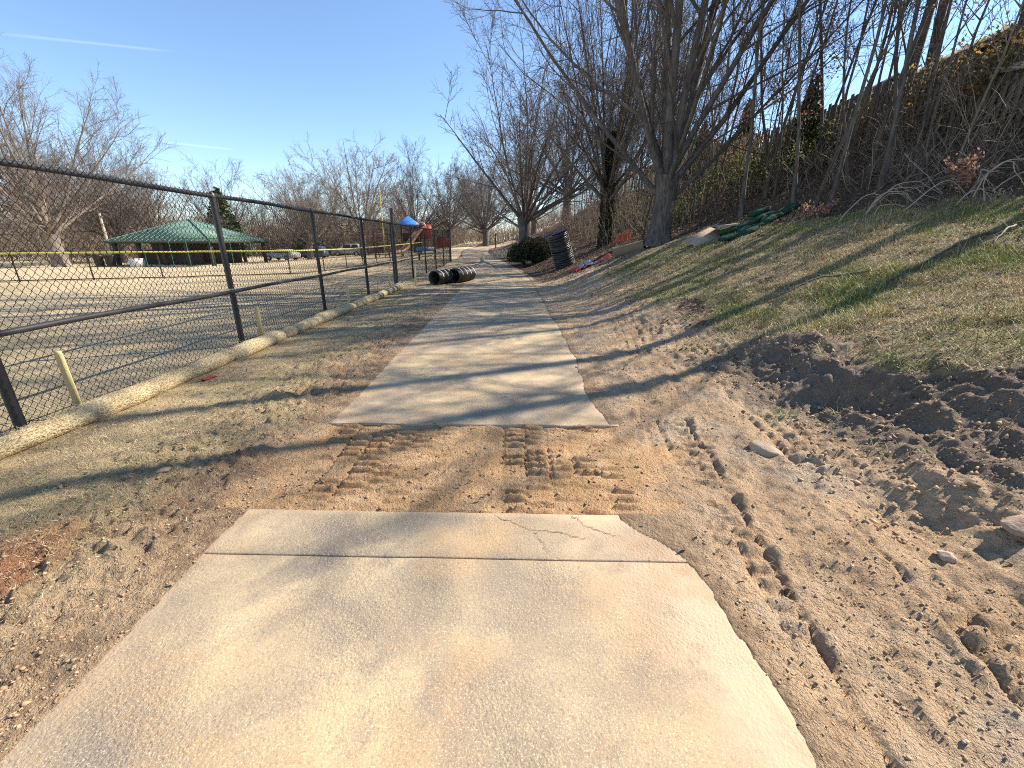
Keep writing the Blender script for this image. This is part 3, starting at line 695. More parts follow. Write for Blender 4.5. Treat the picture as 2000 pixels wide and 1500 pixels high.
def tree_meshes(seed, kind):
    """returns trunk mesh, list of limb meshes, twig mesh"""
    rg = np.random.default_rng(seed); limbs = []
    if kind == 'vase':
        n = 9; P = trunk_line(2.3, (.03, 0), n, rg); z = P[:, 2]
        Rr = .33 + .22 * np.exp(-z / .35) + .09 * sstep(1.3, 2.3, z); tr = (P, Rr, 14)
        spec = []
        for az, pol, h0, ln, r0 in ((2.9, .80, 1.45, 12, .13), (3.3, .58, 1.9, 14, .17), (2.5, .45, 2.0, 15, .22), (3.7, .28, 2.1, 15.5, .22), (1.6, .16, 2.15, 16, .23),
                                (5.0, .17, 2.1, 16, .21), (.2, .30, 2.1, 15.5, .22), (.5, .45, 1.95, 14.5, .18), (6.0, .60, 1.8, 13, .15), (.1, .86, 1.3, 11, .10), (4.5, .62, 1.7, 12, .12), (1.2, .62, 1.8, 12, .13), (5.6, .42, 2.15, 15, .15)):
            spec.append((az, pol, h0, ln, r0))
        L1n, cfg = 11, [dict(c=13, tr=(.10, .97), ratio=.40, ang=.55, sd=.2, wob=.09, trop=.05, n=7, rf=.5, rm=.014, fall=.45),
                        dict(c=9, tr=(.15, .98), ratio=.45, ang=.58, sd=.25, wob=.10, trop=.03, n=5, rf=.5, rm=.009, fall=.4),
                        dict(c=6, tr=(.2, 1), ratio=.5, ang=.62, sd=.25, wob=.10, trop=.03, n=4, rf=.55, rm=.0046, fall=.35),
                        dict(c=2, tr=(.25, 1), ratio=.55, ang=.6, sd=.25, wob=.1, trop=.03, n=3, rf=.6, rm=.0035, fall=.3)]
        up = .05; base = P
    elif kind.startswith('oak'):
        H = {'oak': 13, 'oakl': 19, 'oaks': 12}[kind]; th = H * (.20 if kind != 'oakl' else .17)
        n = 8; P = trunk_line(th, (rg.normal(0, .03), 0), n, rg); z = P[:, 2]; r = H * .030
        Rr = r * (1 + .5 * np.exp(-z / (r * 1.2)) + .2 * sstep(th * .6, th, z)); tr = (P, Rr, 12); spec = []
        nl = 17
        for i in range(nl):
            pol = np.interp(i / (nl - 1), [0, .3, 1], [.12, .5, 1.25]) + rg.normal(0, .06)
            spec.append((i * 2.4 + rg.normal(0, .3), pol, th * rg.uniform(.80, .99) if pol < .9 else th * rg.uniform(.66, .95), H * rg.uniform(.62, .82) * (1 if pol < 1 else .85), r * rg.uniform(.32, .5)))
        L1n, cfg = 9, [dict(c=11, tr=(.15, .98), ratio=.42, ang=.6, sd=.2, wob=.08, trop=.04, n=6, rf=.5, rm=.02, fall=.4),
                       dict(c=7, tr=(.2, .98), ratio=.48, ang=.62, sd=.25, wob=.09, trop=.02, n=4, rf=.5, rm=.014, fall=.35),
                       dict(c=7, tr=(.2, 1), ratio=.55, ang=.7, sd=.25, wob=.12, trop=.02, n=3, rf=.55, rm=.009, fall=.3)]
        if kind == 'oakl': cfg[0]['c'] = 13; cfg[1]['c'] = 9; cfg[2]['c'] = 8
        up = .03
    elif kind == 'pole':                                      # straight tall tree, branches high up
        H = 14.0; n = 12; P = trunk_line(H, (0, 0), n, rg, .012); z = P[:, 2]
        Rr = .19 * (1 - .85 * z / H) + .08 * np.exp(-z / .3); tr = (P, Rr, 9); spec = []
        for i in range(24):
            h0 = H * rg.uniform(.26, .97); spec.append((i * 2.4, rg.uniform(.5, .95), h0, (H - h0 * .7) * rg.uniform(.28, .45), .058 * (1 - .6 * h0 / H)))
        L1n, cfg = 7, [dict(c=8, tr=(.2, .98), ratio=.45, ang=.6, sd=.2, wob=.1, trop=.04, n=4, rf=.5, rm=.01, fall=.35),
                       dict(c=5, tr=(.2, 1), ratio=.5, ang=.7, sd=.25, wob=.12, trop=.02, n=3, rf=.55, rm=.007, fall=.3)]
        up = .05
    else:                                                     # slim sapling or understorey tree
        H = 10.0; n = 12; P = trunk_line(H, (rg.normal(0, .06), rg.normal(0, .05)), n, rg, .04); z = P[:, 2]
        Rr = .052 * (1 - .86 * z / H) + .03 * np.exp(-z / .15); tr = (P, Rr, 7); spec = []
        nb = 16 if kind == 'sapling' else 24
        for i in range(nb):
            h0 = H * rg.uniform(.28 if kind == 'sapling' else .12, .96)
            spec.append((rg.uniform(0, 6.28), rg.uniform(.35, .8), h0, (H - h0 * .75) * rg.uniform(.22, .42), .028 * (1 - .6 * h0 / H)))
        L1n, cfg = 7, [dict(c=7, tr=(.2, .98), ratio=.45, ang=.6, sd=.2, wob=.1, trop=.04, n=4, rf=.5, rm=.008, fall=.35),
                       dict(c=4, tr=(.2, 1), ratio=.5, ang=.7, sd=.25, wob=.12, trop=.02, n=3, rf=.55, rm=.006, fall=.3)]
        up = .05
    P0, R0 = tr[0], tr[1]
    mb = MB(); mb.tube(P0, R0, tr[2])
    V = mb.V[0]; V[:, :2] *= (1 + .10 * vnoise(np.arctan2(V[:, 1], V[:, 0]) * 2.4, V[:, 2] * .7, seed))[:, None] if kind in ('vase', 'oak', 'oakl', 'oaks') else 1
    trunk = mb.mesh('trunk', True)
    m = len(spec); sp = np.array(spec); st = np.stack([np.interp(sp[:, 2], P0[:, 2], P0[:, a]) for a in (0, 1)] + [sp[:, 2]], 1)
    d = np.stack([np.sin(sp[:, 1]) * np.cos(sp[:, 0]), np.sin(sp[:, 1]) * np.sin(sp[:, 0]), np.cos(sp[:, 1])], 1)
    Pn = np.zeros((m, L1n, 3)); Pn[:, 0] = st; ln = sp[:, 3]
    for j in range(1, L1n):
        d = d + rg.normal(0, .042, (m, 3)); d[:, 2] += up; d /= np.linalg.norm(d, axis=1, keepdims=True); Pn[:, j] = Pn[:, j - 1] + d * (ln / (L1n - 1))[:, None]
    s = np.linspace(0, 1, L1n)[None]; Rn = sp[:, 4:5] * .74 * (1 - .87 * s ** .85); Rn[:, 0] *= 1.25; Rn = np.maximum(Rn, .008)
    lm = []
    for i in range(m):
        V, Qq = tubes(Pn[i:i + 1], Rn[i:i + 1], 8 if kind in ('vase', 'oakl') else 6); lm.append((V, Qq))
    cur = (Pn, Rn, ln); allV, allQ, off = [], [], 0
    for li, c in enumerate(cfg):
        cnt = np.maximum(1, rg.poisson(c['c'], len(cur[0])))
        cur = rot_children(*cur, cnt, c['tr'], c['ratio'], c['ang'], c['sd'], c['wob'], c['trop'], c['n'], c['rf'], c['rm'], rg, c['fall'])
        V, Qq = tubes(cur[0], cur[1], 5 if li == 0 else 3); allV.append(V); allQ.append(Qq + off); off += len(V)
    return trunk, lm, npmesh('twigs', np.concatenate(allV), np.concatenate(allQ)), (cur[0], off)
def bark(name, c1, c2, bump=.9, sc1=6):
    k = NT(name); v = k.mapv((1, 1, .16), k.objc()); f = k.noise(sc1 * 3, 6, .65, v); g = k.noise(1.2, 4, .6, k.objc())
    c = k.mix(k.ramp(f, .35, .65), c1, c2); c = k.mix(k.math('MULTIPLY', k.ramp(g, .5, .7), .6), c, tuple(min(1, x * 1.5) for x in c2))
    k.col(c); k.bump(f, bump, .04); k.b.inputs['Roughness'].default_value = .9; return k.m
M_bark = bark('bark_grey_brown', (.062, .052, .045), (.145, .125, .11))  # bark darkened to paint in the trunk sides turned from the sun
M_twig = bark('twig_bark', (.085, .068, .058), (.145, .118, .10), 0.0)
M_pale = bark('bark_pale', (.17, .14, .11), (.28, .23, .18))  # paler bark copy with sunlight put into the colour
M_twigp = bark('twig_bark_pale', (.14, .112, .095), (.22, .18, .152), 0.0)  # lighter twig copy, sunlit tone painted in likewise
M_dark = bark('bark_dark', (.07, .055, .043), (.14, .11, .085))
def make_tree(name, seed, kind, mb_=None, mt=None, join_limbs=False):
    tr, lm, tw, _ = tree_meshes(seed, kind); root = empty(name, (0, 0, 0))
    obj('trunk', tr, mb_ or M_bark, root)
    if join_limbs:
        V = []; Qs = []; o_ = 0
        for v, q in lm: V.append(v); Qs.append(q + o_); o_ += len(v)
        cr = obj('crown', npmesh('crown', np.concatenate(V), np.concatenate(Qs), True), mb_ or M_bark, root)
    else:
        cr = obj('crown', tw, mt or M_twig, root)
        for v, q in lm: obj('limb', npmesh('limb', v, q, True), mb_ or M_bark, root)
        return root
    obj('twigs', tw, mt or M_twig, cr)['kind'] = 'stuff'
    return root
def place(root, x, y, rz=0.0, s=1.0, label=None, cat='tree', group=None, dz=-.05):
    root.location = (x, y, gz(x, y) + dz); root.rotation_euler = (0, 0, rz); root.scale = (s,) * 3 if not isinstance(s, tuple) else s
    tag(root, label, cat, group); return root
def again(root, x, y, rz, s, label, group=None, dz=-.05):
    r = dup(root, (x, y, gz(x, y) + dz), rz, s, label)
    if group: r['group'] = group
    return r
big = place(make_tree('bare_tree', 5, 'vase'), 5.45, 15.9, .15, 1.0, 'largest bare tree, many upright limbs fanning from a thick trunk on the bank')
oak1 = place(make_tree('bare_tree', 11, 'oak', M_bark, None, True), 1.25, 31.5, .4, 1.0, 'wide bare tree straight behind the dark evergreen brush pile')
oakl = place(make_tree('bare_tree', 23, 'oakl', M_pale, M_twigp, True), -46, 45.5, 1.2, 1.0, 'tallest bare spreading tree on the left, beyond the yellow-capped fence')
oak3 = place(make_tree('bare_tree', 37, 'oaks', M_pale, M_twigp, True), -17.6, 54, 2.2, 1.05, 'bare spreading tree left of the yellow pole and blue playground roof')
TG = 'bare trees beyond the ball field'
for (src, x, y, rz, s, label) in (
    (oak1, -2.67, 56.5, 2.0, .86, 'bare tree with dark trunk standing left of path where it bends'),
    (oakl, -53, 44, 3.0, .82, 'bare tree cut off by the left edge, thick pale trunk behind yellow-capped fence'),
    (oak1, -47.5, 55, 4.1, 1.0, 'slimmer bare tree just left of the tallest left-hand tree'),
    (oak3, -45.0, 58, 5.0, 1.0, 'bare tree with dark trunk just left of the green-roofed pavilion'),
    (oak3, -25.0, 56, .7, .92, 'bare tree right of the parked cars, crown touching next tree'),
    (oak1, -12.6, 62, 1.5, .95, 'bare tree directly behind the blue playground roof'),
    (oak3, -8.5, 66, 3.3, 1.0, 'bare tree right of the playground, behind the end of chain-link fence'),
    (oakl, -4.5, 78, .2, .62, 'far bare tree in the middle, left of path bend'),
    (oak1, 6.3, 48, 3.7, 1.05, 'bare tree in the wood behind the tall coil of black pipe'),
    (oak3, 4.0, 66, 5.2, 1.1, 'far bare tree seen above the evergreen brush pile'),
    (oak1, -5.5, 92, 2.9, 1.0, 'distant bare tree at the end of the path'),
    (oakl, -62, 62, 1.9, .85, 'farthest bare tree behind the left-hand group'),
    (oak3, -31, 82, 2.5, 1.1, 'distant bare tree behind the pavilion roof'),
    (oak3, -20, 84, 4.4, 1.0, 'distant bare tree behind the white house')):
    again(src, x, y, rz, s, label, TG if y > 40 and x < 0 else None)

# slim trees on the wooded bank
sap = [make_tree('slim_tree', 101 + i, 'sapling' if i < 4 else 'under', (M_bark, M_bark, M_dark, M_bark, M_pale, M_dark)[i], None, True) for i in range(6)]
SG = 'slim bare trees on the wooded bank'
spots = [(8.22, 11.5, 0, .95, .1, 'slim dark tree on the bank behind the left end of cut branches'), (8.15, 11.95, 2, .85, 1.0, 'slim bare tree second left of cut branches on dark bank'),
         (8.3, 13.1, 3, 1.05, 2.0, 'straight slim tree on bank right of the sandbag pile'), (9.55, 10.6, 1, .62, 2.6, 'thin pale sapling on the dark bank above the cut branches'),
         (10.0, 10.3, 4, .55, 4.0, 'thin pale bushy sapling below the wooden fence at right'), (10.7, 10.3, 1, .5, 5.0, 'short pale sapling nearest the wooden fence at right edge'),
         (9.6, 12.2, 5, 1.15, .4, 'forked dark slim tree in front of the vine-covered fence'), (7.6, 14.6, 0, 1.25, 3.0, 'tall slim tree on bank directly behind the sandbags')]
first = {}
def sapling(i, x, y, s, rz, label):
    if i not in first:
        first[i] = 1; r = place(sap[i], x, y, rz, s, label, 'tree', SG)
    else: r = again(sap[i], x, y, rz, s, label, SG)
    r.rotation_euler = (random.Random(int(x * 100)).uniform(-.05, .05), random.Random(int(y * 100)).uniform(-.02, .09), rz)
for x, y, i, s, rz, label in spots: sapling(i, x, y, s, rz, label)
rs = np.random.default_rng(77); made = 0
while made < 96:
    y = rs.uniform(15.5, 46); x = rs.uniform(5.6, 11.4) + (y - 16) * .02
    if abs(x - 5.45) < .9 and abs(y - 15.9) < 2: continue
    sapling(int(rs.integers(0, 6)), x, y, rs.uniform(.45, 1.05), rs.uniform(0, 6.28), 'slim bare tree among the dense thicket of the wooded bank'); made += 1
for x, y in zip(rs.uniform(8.7, 11.3, 16), rs.uniform(11.0, 17.5, 16)):
    sapling(int(rs.integers(0, 4)), x, y, rs.uniform(.7, 1.15), rs.uniform(0, 6.28), 'slim upright tree on the dark bank right of the sandbags')
# trees outside the view to the right; only their shadows and a few boughs show
off = (('tree just outside the right edge, casting the shadow across the hillside', 11.6, 9.5, 1.0, .3), ('tree outside the right edge, casting the front shadow across path', 10.4, 7.7, .95, 1.4),
       ('tree outside the right edge on top of the bank', 13.0, 12.6, 1.1, 3.6), ('farther tree on the bank behind the wooden fence', 15.0, 17.5, .9, 5.0), ('tall tree on the bank top directly behind the middle of wooden fence', 12.6, 15.4, .85, 2.0))
pole = make_tree('bare_tree', 301, 'pole', M_bark, None, True)
for n_, (label, x, y, s, rz) in enumerate(off):
    if n_ == 0: place(pole, x, y, rz, s, label, 'tree', 'shade trees outside the right edge')
    else: again(pole, x, y, rz, s, label, 'shade trees outside the right edge')
again(pole, 14.2, 12.6, 1.0, .9, 'dark trunk rising behind the wooden fence at right edge')

# ivy-clad trunk left of the big tree
iv = make_tree('ivy_tree', 61, 'oaks', M_dark, None, True); place(iv, 5.0, 22.6, .3, (.62, .62, 1.15), 'tall tree with dark ivy-wrapped trunk between orange bundle and pipe coil')
def leaf_cloud(n, pts, size, cols, rg, flatten=1.0):
    """small folded leaves at given points"""
    P = pts[rg.integers(0, len(pts), n)] if len(pts) != n else pts; a = rg.normal(size=(n, 3)); a /= np.linalg.norm(a, axis=1, keepdims=True)
    b = np.cross(a, rg.normal(size=(n, 3))); b /= np.linalg.norm(b, axis=1, keepdims=True); s = size * rg.uniform(.6, 1.4, (n, 1))
    V = np.stack([P - a * s, P - b * s * .5, P + a * s, P + b * s * .5], 1).reshape(-1, 3)
    c = np.array(cols)[rg.integers(0, len(cols), n)] * rg.uniform(.7, 1.3, (n, 1))
    return V, np.arange(n * 4).reshape(n, 4), np.repeat(c, 4, 0)
def leafobj(name, n, pts, size, cols, seed, parent):
    V, Fq, c = leaf_cloud(n, pts, size, cols, np.random.default_rng(seed)); me = npmesh(name, V, Fq); tint(me, c); o = obj(name, me, M_thin, parent); return o
IV = [(.03, .045, .02), (.045, .06, .025), (.02, .03, .015), (.06, .07, .035)]
rg = np.random.default_rng(5); n = 9000; zz = rg.uniform(0, 5.2, n); aa = rg.uniform(0, 6.28, n); rr = .47 * (1 + .22 * rg.normal(size=n)) * (1 - .06 * zz)
leafobj('ivy', n, np.stack([rr * np.cos(aa), rr * np.sin(aa), zz / 1.15], 1), .07, IV, 6, iv)['kind'] = 'stuff'

# oak that keeps its rusty leaves, above the fence
rl = make_tree('leafy_tree', 71, 'under', M_dark, None, True); place(rl, 13.0, 15.2, .2, (1.0, 1.0, .95), 'slender tree keeping rusty brown leaves above the vine-covered fence')
rg = np.random.default_rng(8)
def clumps(n, nc, centre, spread, csize, rg):
    c = rg.normal(size=(nc, 3)); c /= np.maximum(1, np.linalg.norm(c, axis=1, keepdims=True)); c = c * np.array(spread) + np.array(centre)
    return c[rg.integers(0, nc, n)] + rg.normal(0, csize, (n, 3))
RL = [(.34, .17, .10), (.28, .13, .08), (.40, .22, .14), (.20, .10, .07), (.46, .26, .20)]
leafobj('leaves', 800, clumps(800, 30, (0, 0, 5.2), (1.2, 1.2, 2.6), .22, rg), .07, RL, 9, rl)['kind'] = 'stuff'
for (x, y, s, zc, label) in ((9.9, 16.5, .7, 4.0, 'small slim tree with orange-brown leaves behind the slanting trunks'), (9.0, 19.5, .62, 4.4, 'small tree with few reddish leaves in the thicket above sandbags')):
    r = again(rl, x, y, 1.0, s, label)

# conifers on the bank top and behind the pavilion
M_needle = colmat('needles', .8)
def conifer(name, H, rad, n, seed, cols, zlo=.08):
    rg = np.random.default_rng(seed); root = empty(name, (0, 0, 0)); mb = MB(); mb.tube([(0, 0, -.1), (0, 0, H * .5), (0, 0, H * .97)], [H * .02, H * .013, .01], 7); mb.build('trunk', M_dark, root, True)
    t = zlo + (1 - zlo) * (1 - np.sqrt(rg.uniform(0, 1, n))); lv = np.floor(t * 16); az = (rg.integers(0, 9, n) * .698 + lv * 1.3) + rg.normal(0, .17, n); r = rad * (1 - t) ** .8 * rg.uniform(.25, 1.05, n) + .05
    P = np.stack([r * np.cos(az), r * np.sin(az), t * H - .22 * r + rg.normal(0, .05 * H / 6, n)], 1)
    V, Fq, c = leaf_cloud(n, P, H * .022, cols, rg); me = npmesh('crown', V, Fq); tint(me, c); obj('crown', me, M_needle, root); return root
EV = [(.045, .065, .025), (.06, .085, .03), (.03, .045, .02), (.085, .10, .045)]
cf = conifer('conifer', 6.0, 1.5, 5200, 3, EV); place(cf, 11.0, 17.5, 0, .52, 'small dark conifer on the bank behind slanting slim trees', 'tree', 'conifers')
again(cf, 11.4, 27.5, 2, .55, 'pointed conifer beside the grey roof beyond the thicket', 'conifers')
again(cf, 13.0, 26, 1, .6, 'second pointed conifer right of the grey roof', 'conifers')
again(cf, -44, 70, 1, (2.4, 2.4, 1.75), 'broad dark evergreen rising behind the pavilion roof peak', 'conifers')
again(cf, -36.5, 84, 4, (1.9, 1.9, 1.25), 'lower evergreen right of the broad one behind pavilion', 'conifers')
again(cf, -31, 70, 5, (1.7, 1.7, .9), 'low evergreen behind right end of the pavilion roof', 'conifers')

# understorey brush and vines (masses nobody could count)
def brush(n, xr, yr, hr, name, label, seed, cols, dens=None, lean=.25, rad=.007, kids=5):
    rg = np.random.default_rng(seed); x = rg.uniform(*xr, n); y = rg.uniform(*yr, n)
    if dens is not None: kp = rg.uniform(0, 1, n) < dens(x, y); x, y = x[kp], y[kp]; n = len(x)
    z = ground(x, y)[0]; P = np.zeros((n, 6, 3)); P[:, 0] = np.stack([x, y, z - .03], 1); d = np.stack([rg.normal(0, lean, n), rg.normal(0, lean, n), np.ones(n)], 1); L = rg.uniform(*hr, n)
    for j in range(1, 6):
        d = d + rg.normal(0, .16, (n, 3)) + np.array([0, 0, -.03]); d /= np.linalg.norm(d, axis=1, keepdims=True); P[:, j] = P[:, j - 1] + d * (L / 5)[:, None]
    Rr = np.tile(np.linspace(1, .4, 6)[None] * rad, (n, 1)) * rg.uniform(.6, 1.9, (n, 1))
    V1, Q1 = tubes(P, Rr, 3); ch = rot_children(P, Rr, L, np.full(n, kids), (.2, 1), .42, .7, .25, .16, .02, 4, .6, .005, rg); V2, Q2 = tubes(ch[0], ch[1], 3)
    me = npmesh(name, np.vstack([V1, V2]), np.vstack([Q1, Q2 + len(V1)]))
    c1 = np.repeat(np.array(cols)[rg.integers(0, len(cols), n)], 18, 0); c2 = np.repeat(np.array(cols)[rg.integers(0, len(cols), len(ch[0]))], 12, 0); tint(me, np.vstack([c1, c2]))
    return tag(obj(name, me, M_leaf), label, kind='stuff')
BC = [(.20, .15, .11), (.28, .22, .16), (.13, .095, .07), (.33, .27, .20)]
brush(1300, (4.6, 11.5), (17.5, 46), (.8, 2.6), 'thicket', 'dense thicket of bare stems on the wooded bank', 31, BC)
brush(320, (8.9, 11.6), (8.2, 17), (.5, 1.6), 'bank_brush', 'bare twiggy brush on the dark bank below wooden fence', 32, BC, None, .5)
brush(2200, (-14, 10), (64, 95), (1.5, 4.0), 'far_thicket', 'grey brown thicket closing the view beyond the path', 33, BC, None, .2, .016)
brush(5200, (-105, -10), (76, 110), (3.5, 8), 'far_woods', 'grey brown line of bare woods behind pavilion and field', 34, BC, None, .18, .035, 9)
rs = np.random.default_rng(19)
for i in range(9):
    again((oak1, oak3)[i % 2], -96 + i * 7.2 + rs.uniform(-1.5, 1.5), rs.uniform(72, 92), rs.uniform(0, 6.28), rs.uniform(.85, 1.15), 'distant bare tree in the long row behind the field', 'distant row of bare trees')
brush(1500, (-105, -46), (56, 80), (3, 7), 'left_woods', 'bare woods behind the left-hand trees', 35, BC, None, .25, .03, 7)
VG = [(.15, .115, .06), (.22, .16, .07), (.36, .23, .08), (.12, .10, .05), (.28, .18, .09), (.15, .15, .06)]
def vines(n, nc, x0, x1, y0, y1, zr, sz, name, label, seed, cols):
    rg = np.random.default_rng(seed); cx = rg.uniform(x0, x1, nc); cy = rg.uniform(y0, y1, nc); cz = ground(cx, cy)[0] + rg.uniform(*zr, nc) * (.55 + .9 * (vnoise(cy * .5, cy * 0, seed) + .5))
    i = rg.integers(0, nc, n); P = np.stack([cx[i], cy[i], cz[i]], 1) + rg.normal(0, .20, (n, 3)); V, Fq, c = leaf_cloud(n, P, sz, cols, rg); me = npmesh(name, V, Fq); tint(me, c)
    return tag(obj(name, me, M_thin), label, kind='stuff')
vines(8000, 260, 11.2, 12.3, 12.6, 34, (.1, 1.3), .055, 'fence_vines', 'brown and orange vines smothering the wooden fence', 41, VG)
vines(2600, 70, 11.3, 12.2, 10.2, 12.8, (1.0, 2.1), .05, 'sparse_vines', 'thin vines hanging on right end of the wooden fence', 42, VG)
vines(3400, 80, 9.0, 10.6, 14.5, 22, (.2, 1.5), .05, 'evergreen_undergrowth', 'green leafy undergrowth among slim trees of the bank', 43, [(.08, .10, .03), (.13, .14, .05), (.20, .19, .08), (.05, .07, .025)])
vines(2500, 70, 6.4, 8.5, 18, 26, (.1, 1.3), .05, 'privet_undergrowth', 'patch of green leaves right of the largest trunk', 44, [(.13, .16, .05), (.20, .22, .09), (.07, .09, .03)])
# ------------------------------------------------------------------ black corrugated pipes by the path
k = NT('black_pipe'); gb = k.noise(6, 4, .6, k.objc()); k.col(k.mix(k.ramp(gb, .4, .7), (.018, .018, .019), (.05, .047, .042))); k.b.inputs['Roughness'].default_value = .42; k.b.inputs['Specular IOR Level'].default_value = .6; k.b.inputs['Specular IOR Level'].default_value = .4; M_pipe = k.m
M_toplit = pm('pipe_lit_top', (.62, .62, .60), (.42, .42, .40), 12, .6)  # pale bands that paint in the lit tops of the pipes
def corrugated(L, r, sides=28, rib=.085):
    n = int(L / rib * 8); s = np.linspace(0, L, n); prof_ = r * (1 - .10 * (.5 + .5 * np.cos(s / rib * 2 * math.pi)) ** .6)
    a = np.arange(sides) * 2 * math.pi / sides
    out = np.stack([np.repeat(s[:, None], sides, 1), prof_[:, None] * np.cos(a), prof_[:, None] * np.sin(a)], -1).reshape(-1, 3)
    inn = np.stack([np.repeat(s[:, None][[0, -1]], sides, 1), np.full((2, 1), r * .86) * np.cos(a), np.full((2, 1), r * .86) * np.sin(a)], -1).reshape(-1, 3)
    b = (np.arange(n - 1) * sides)[:, None]; kk = np.arange(sides)[None]; k2 = (kk + 1) % sides
    Qp = [np.stack([b + kk, b + k2, b + sides + k2, b + sides + kk], -1).reshape(-1, 4)]
    o = n * sides; k0 = np.arange(sides); k1 = (k0 + 1) % sides
    Qp.append(np.stack([o + k0, o + sides + k0, o + sides + k1, o + k1], -1)); Qp.append(np.stack([k0, o + k0, o + k1, k1], -1))
    e = (n - 1) * sides; Qp.append(np.stack([e + k0, e + k1, o + sides + k1, o + sides + k0], -1))
    return npmesh('pipe_wall', np.vstack([out, inn]), np.vstack(Qp), True)
def pipe(x, y, L, r, rz, label, stripe=True, tilt=0.0):
    root = tag(empty('corrugated_pipe', (x, y, gz(x, y) + r * .97), rz), label, 'pipe', 'black corrugated pipes')
    root.rotation_euler = (0, tilt, rz); obj('pipe_wall', corrugated(L, r), M_pipe, root)
    if stripe:
        for sx in np.arange(.24, L - .05, .34):
            a = np.linspace(.3, 3.0, 14); rr = r * 1.012; V = [];
            for s_ in (sx, sx + .045): V += [(s_, rr * math.cos(t), rr * math.sin(t)) for t in a]
            i = np.arange(13); obj('white_band', npmesh('white_band', V, np.stack([i, i + 1, i + 15, i + 14], 1), True), M_toplit, root)
    return root
pipe(-2.62, 15.5, 3.0, .26, R(70), 'longer black corrugated pipe lying beside the fence end')
pipe(-2.00, 16.2, 1.35, .27, R(68), 'shorter black corrugated pipe nearest the concrete path')
pipe(.95, 25.6, .5, .22, R(40), 'short dark pipe offcut left of the tall coil of pipe', False)

# tall leaning coil of black pipe, loops stacked on each other
coil = tag(empty('pipe_coil', (2.72, 20.3, gz(2.72, 20.3) - .05)), 'tall leaning coil of black drain pipe standing on the bank', 'pipe coil')
coil.scale = (.92, .92, .92); coil.rotation_euler = (R(5), R(-19), R(10))
a = np.linspace(0, 2 * math.pi, 33)
def ring(rad, tube, squash, seed):
    n = 32; sd = 9; aa = np.arange(n) * 2 * math.pi / n; b = np.arange(sd) * 2 * math.pi / sd
    rr = rad * (1 + .04 * vnoise(np.cos(aa) * 1.5 + seed, np.sin(aa) * 1.5, seed)); tb = tube * (1 + .10 * np.cos(aa * 40))
    X = (rr[:, None] + tb[:, None] * np.cos(b)) * np.cos(aa)[:, None]; Y = (rr[:, None] + tb[:, None] * np.cos(b)) * np.sin(aa)[:, None] * squash; Z = tb[:, None] * np.sin(b) + .02 * np.sin(aa + seed)[:, None]
    i = np.arange(n)[:, None] * sd; i2 = ((np.arange(n) + 1) % n)[:, None] * sd; kk = np.arange(sd)[None]; k2 = (kk + 1) % sd
    return npmesh('loop', np.stack([X, Y, Z], -1).reshape(-1, 3), np.stack([i + kk, i2 + kk, i2 + k2, i + k2], -1).reshape(-1, 4), True)
rr_ = [ring(.46, .052, 1.0, s) for s in (1, 2, 3)]
for i in range(23):
    o = obj('loop', rr_[i % 3], M_pipe, coil, (.02 * math.sin(i * 2.1), .02 * math.cos(i * 1.7), .05 + i * .072)); o.rotation_euler = (0.03 * math.sin(i), .04 * math.cos(i * 1.3), i * .8)
mb = MB(); mb.tube([(.55, .02, .02), (.54, .03, .8), (.53, .0, 1.64)], [.02, .022, .02], 6); mb.tube([(.50, .25, .02), (.495, .24, .8), (.48, .25, 1.64)], [.012] * 3, 6); mb.build('lit_edge_strip', pm('lit_edge_strip', (.80, .79, .75), (.66, .65, .6), 10, .5), coil)  # pale strips up the right side, painting in the coil's sunlit edge
V, F = blob((.42, .40, .10), 31, 3, .3); obj('plastic_wrap', npmesh('plastic_wrap', V + np.array([0.1, 0, 1.74]), F, True), pm('black_plastic_wrap', (.02, .025, .05), (.05, .06, .10), 8, .3, spec=.6), coil)

# crumpled sheets
def sheet(name, lx, ly, amp, seed, m, loc, rz, label, cat, f=3.0):
    nx_, ny_ = 40, 30; X, Y = np.meshgrid(np.linspace(-lx / 2, lx / 2, nx_), np.linspace(-ly / 2, ly / 2, ny_))
    X = X + .12 * fbm(X, Y, 2, 3, seed); Y = Y + .12 * fbm(X, Y, 2, 3, seed + 4)
    wx = X * math.cos(rz) - Y * math.sin(rz) + loc[0]; wy = X * math.sin(rz) + Y * math.cos(rz) + loc[1]
    Z = ground(wx.ravel(), wy.ravel())[0].reshape(X.shape) + .02 + amp * np.abs(fbm(X, Y, f, 4, seed + 8)) * 2
    i = np.arange(nx_ * ny_).reshape(ny_, nx_); Qs = np.stack([i[:-1, :-1], i[:-1, 1:], i[1:, 1:], i[1:, :-1]], -1).reshape(-1, 4)
    V = np.stack([wx - loc[0], wy - loc[1], Z - gz(*loc)], -1).reshape(-1, 3); V2 = V.copy(); V2[:, 2] -= .006; n = len(V)
    return tag(obj(name, npmesh(name, np.vstack([V, V2]), np.vstack([Qs, Qs[:, ::-1] + n]), True), m, None, (loc[0], loc[1], gz(*loc))), label, cat)
M_red = pm('red_tarp', (.58, .10, .06), (.40, .07, .05), 5, .6); M_blue = pm('blue_tarp', (.18, .30, .46), (.30, .42, .55), 5, .5); M_bplas = pm('black_sheet', (.02, .02, .02), (.035, .034, .033), 5, .4)
sheet('red_tarp', 1.5, .6, .10, 3, M_red, (3.35, 17.2), .35, 'crumpled red tarp spread right of the pipe coil', 'tarp')
sheet('blue_tarp', .75, .42, .16, 7, M_blue, (3.22, 17.35), .35, 'crumpled pale blue tarp lying on the red tarp', 'tarp')
sheet('black_sheet', 1.1, .5, .10, 9, M_bplas, (3.95, 18.2), .3, 'crumpled black plastic sheet behind the red tarp', 'plastic sheet')
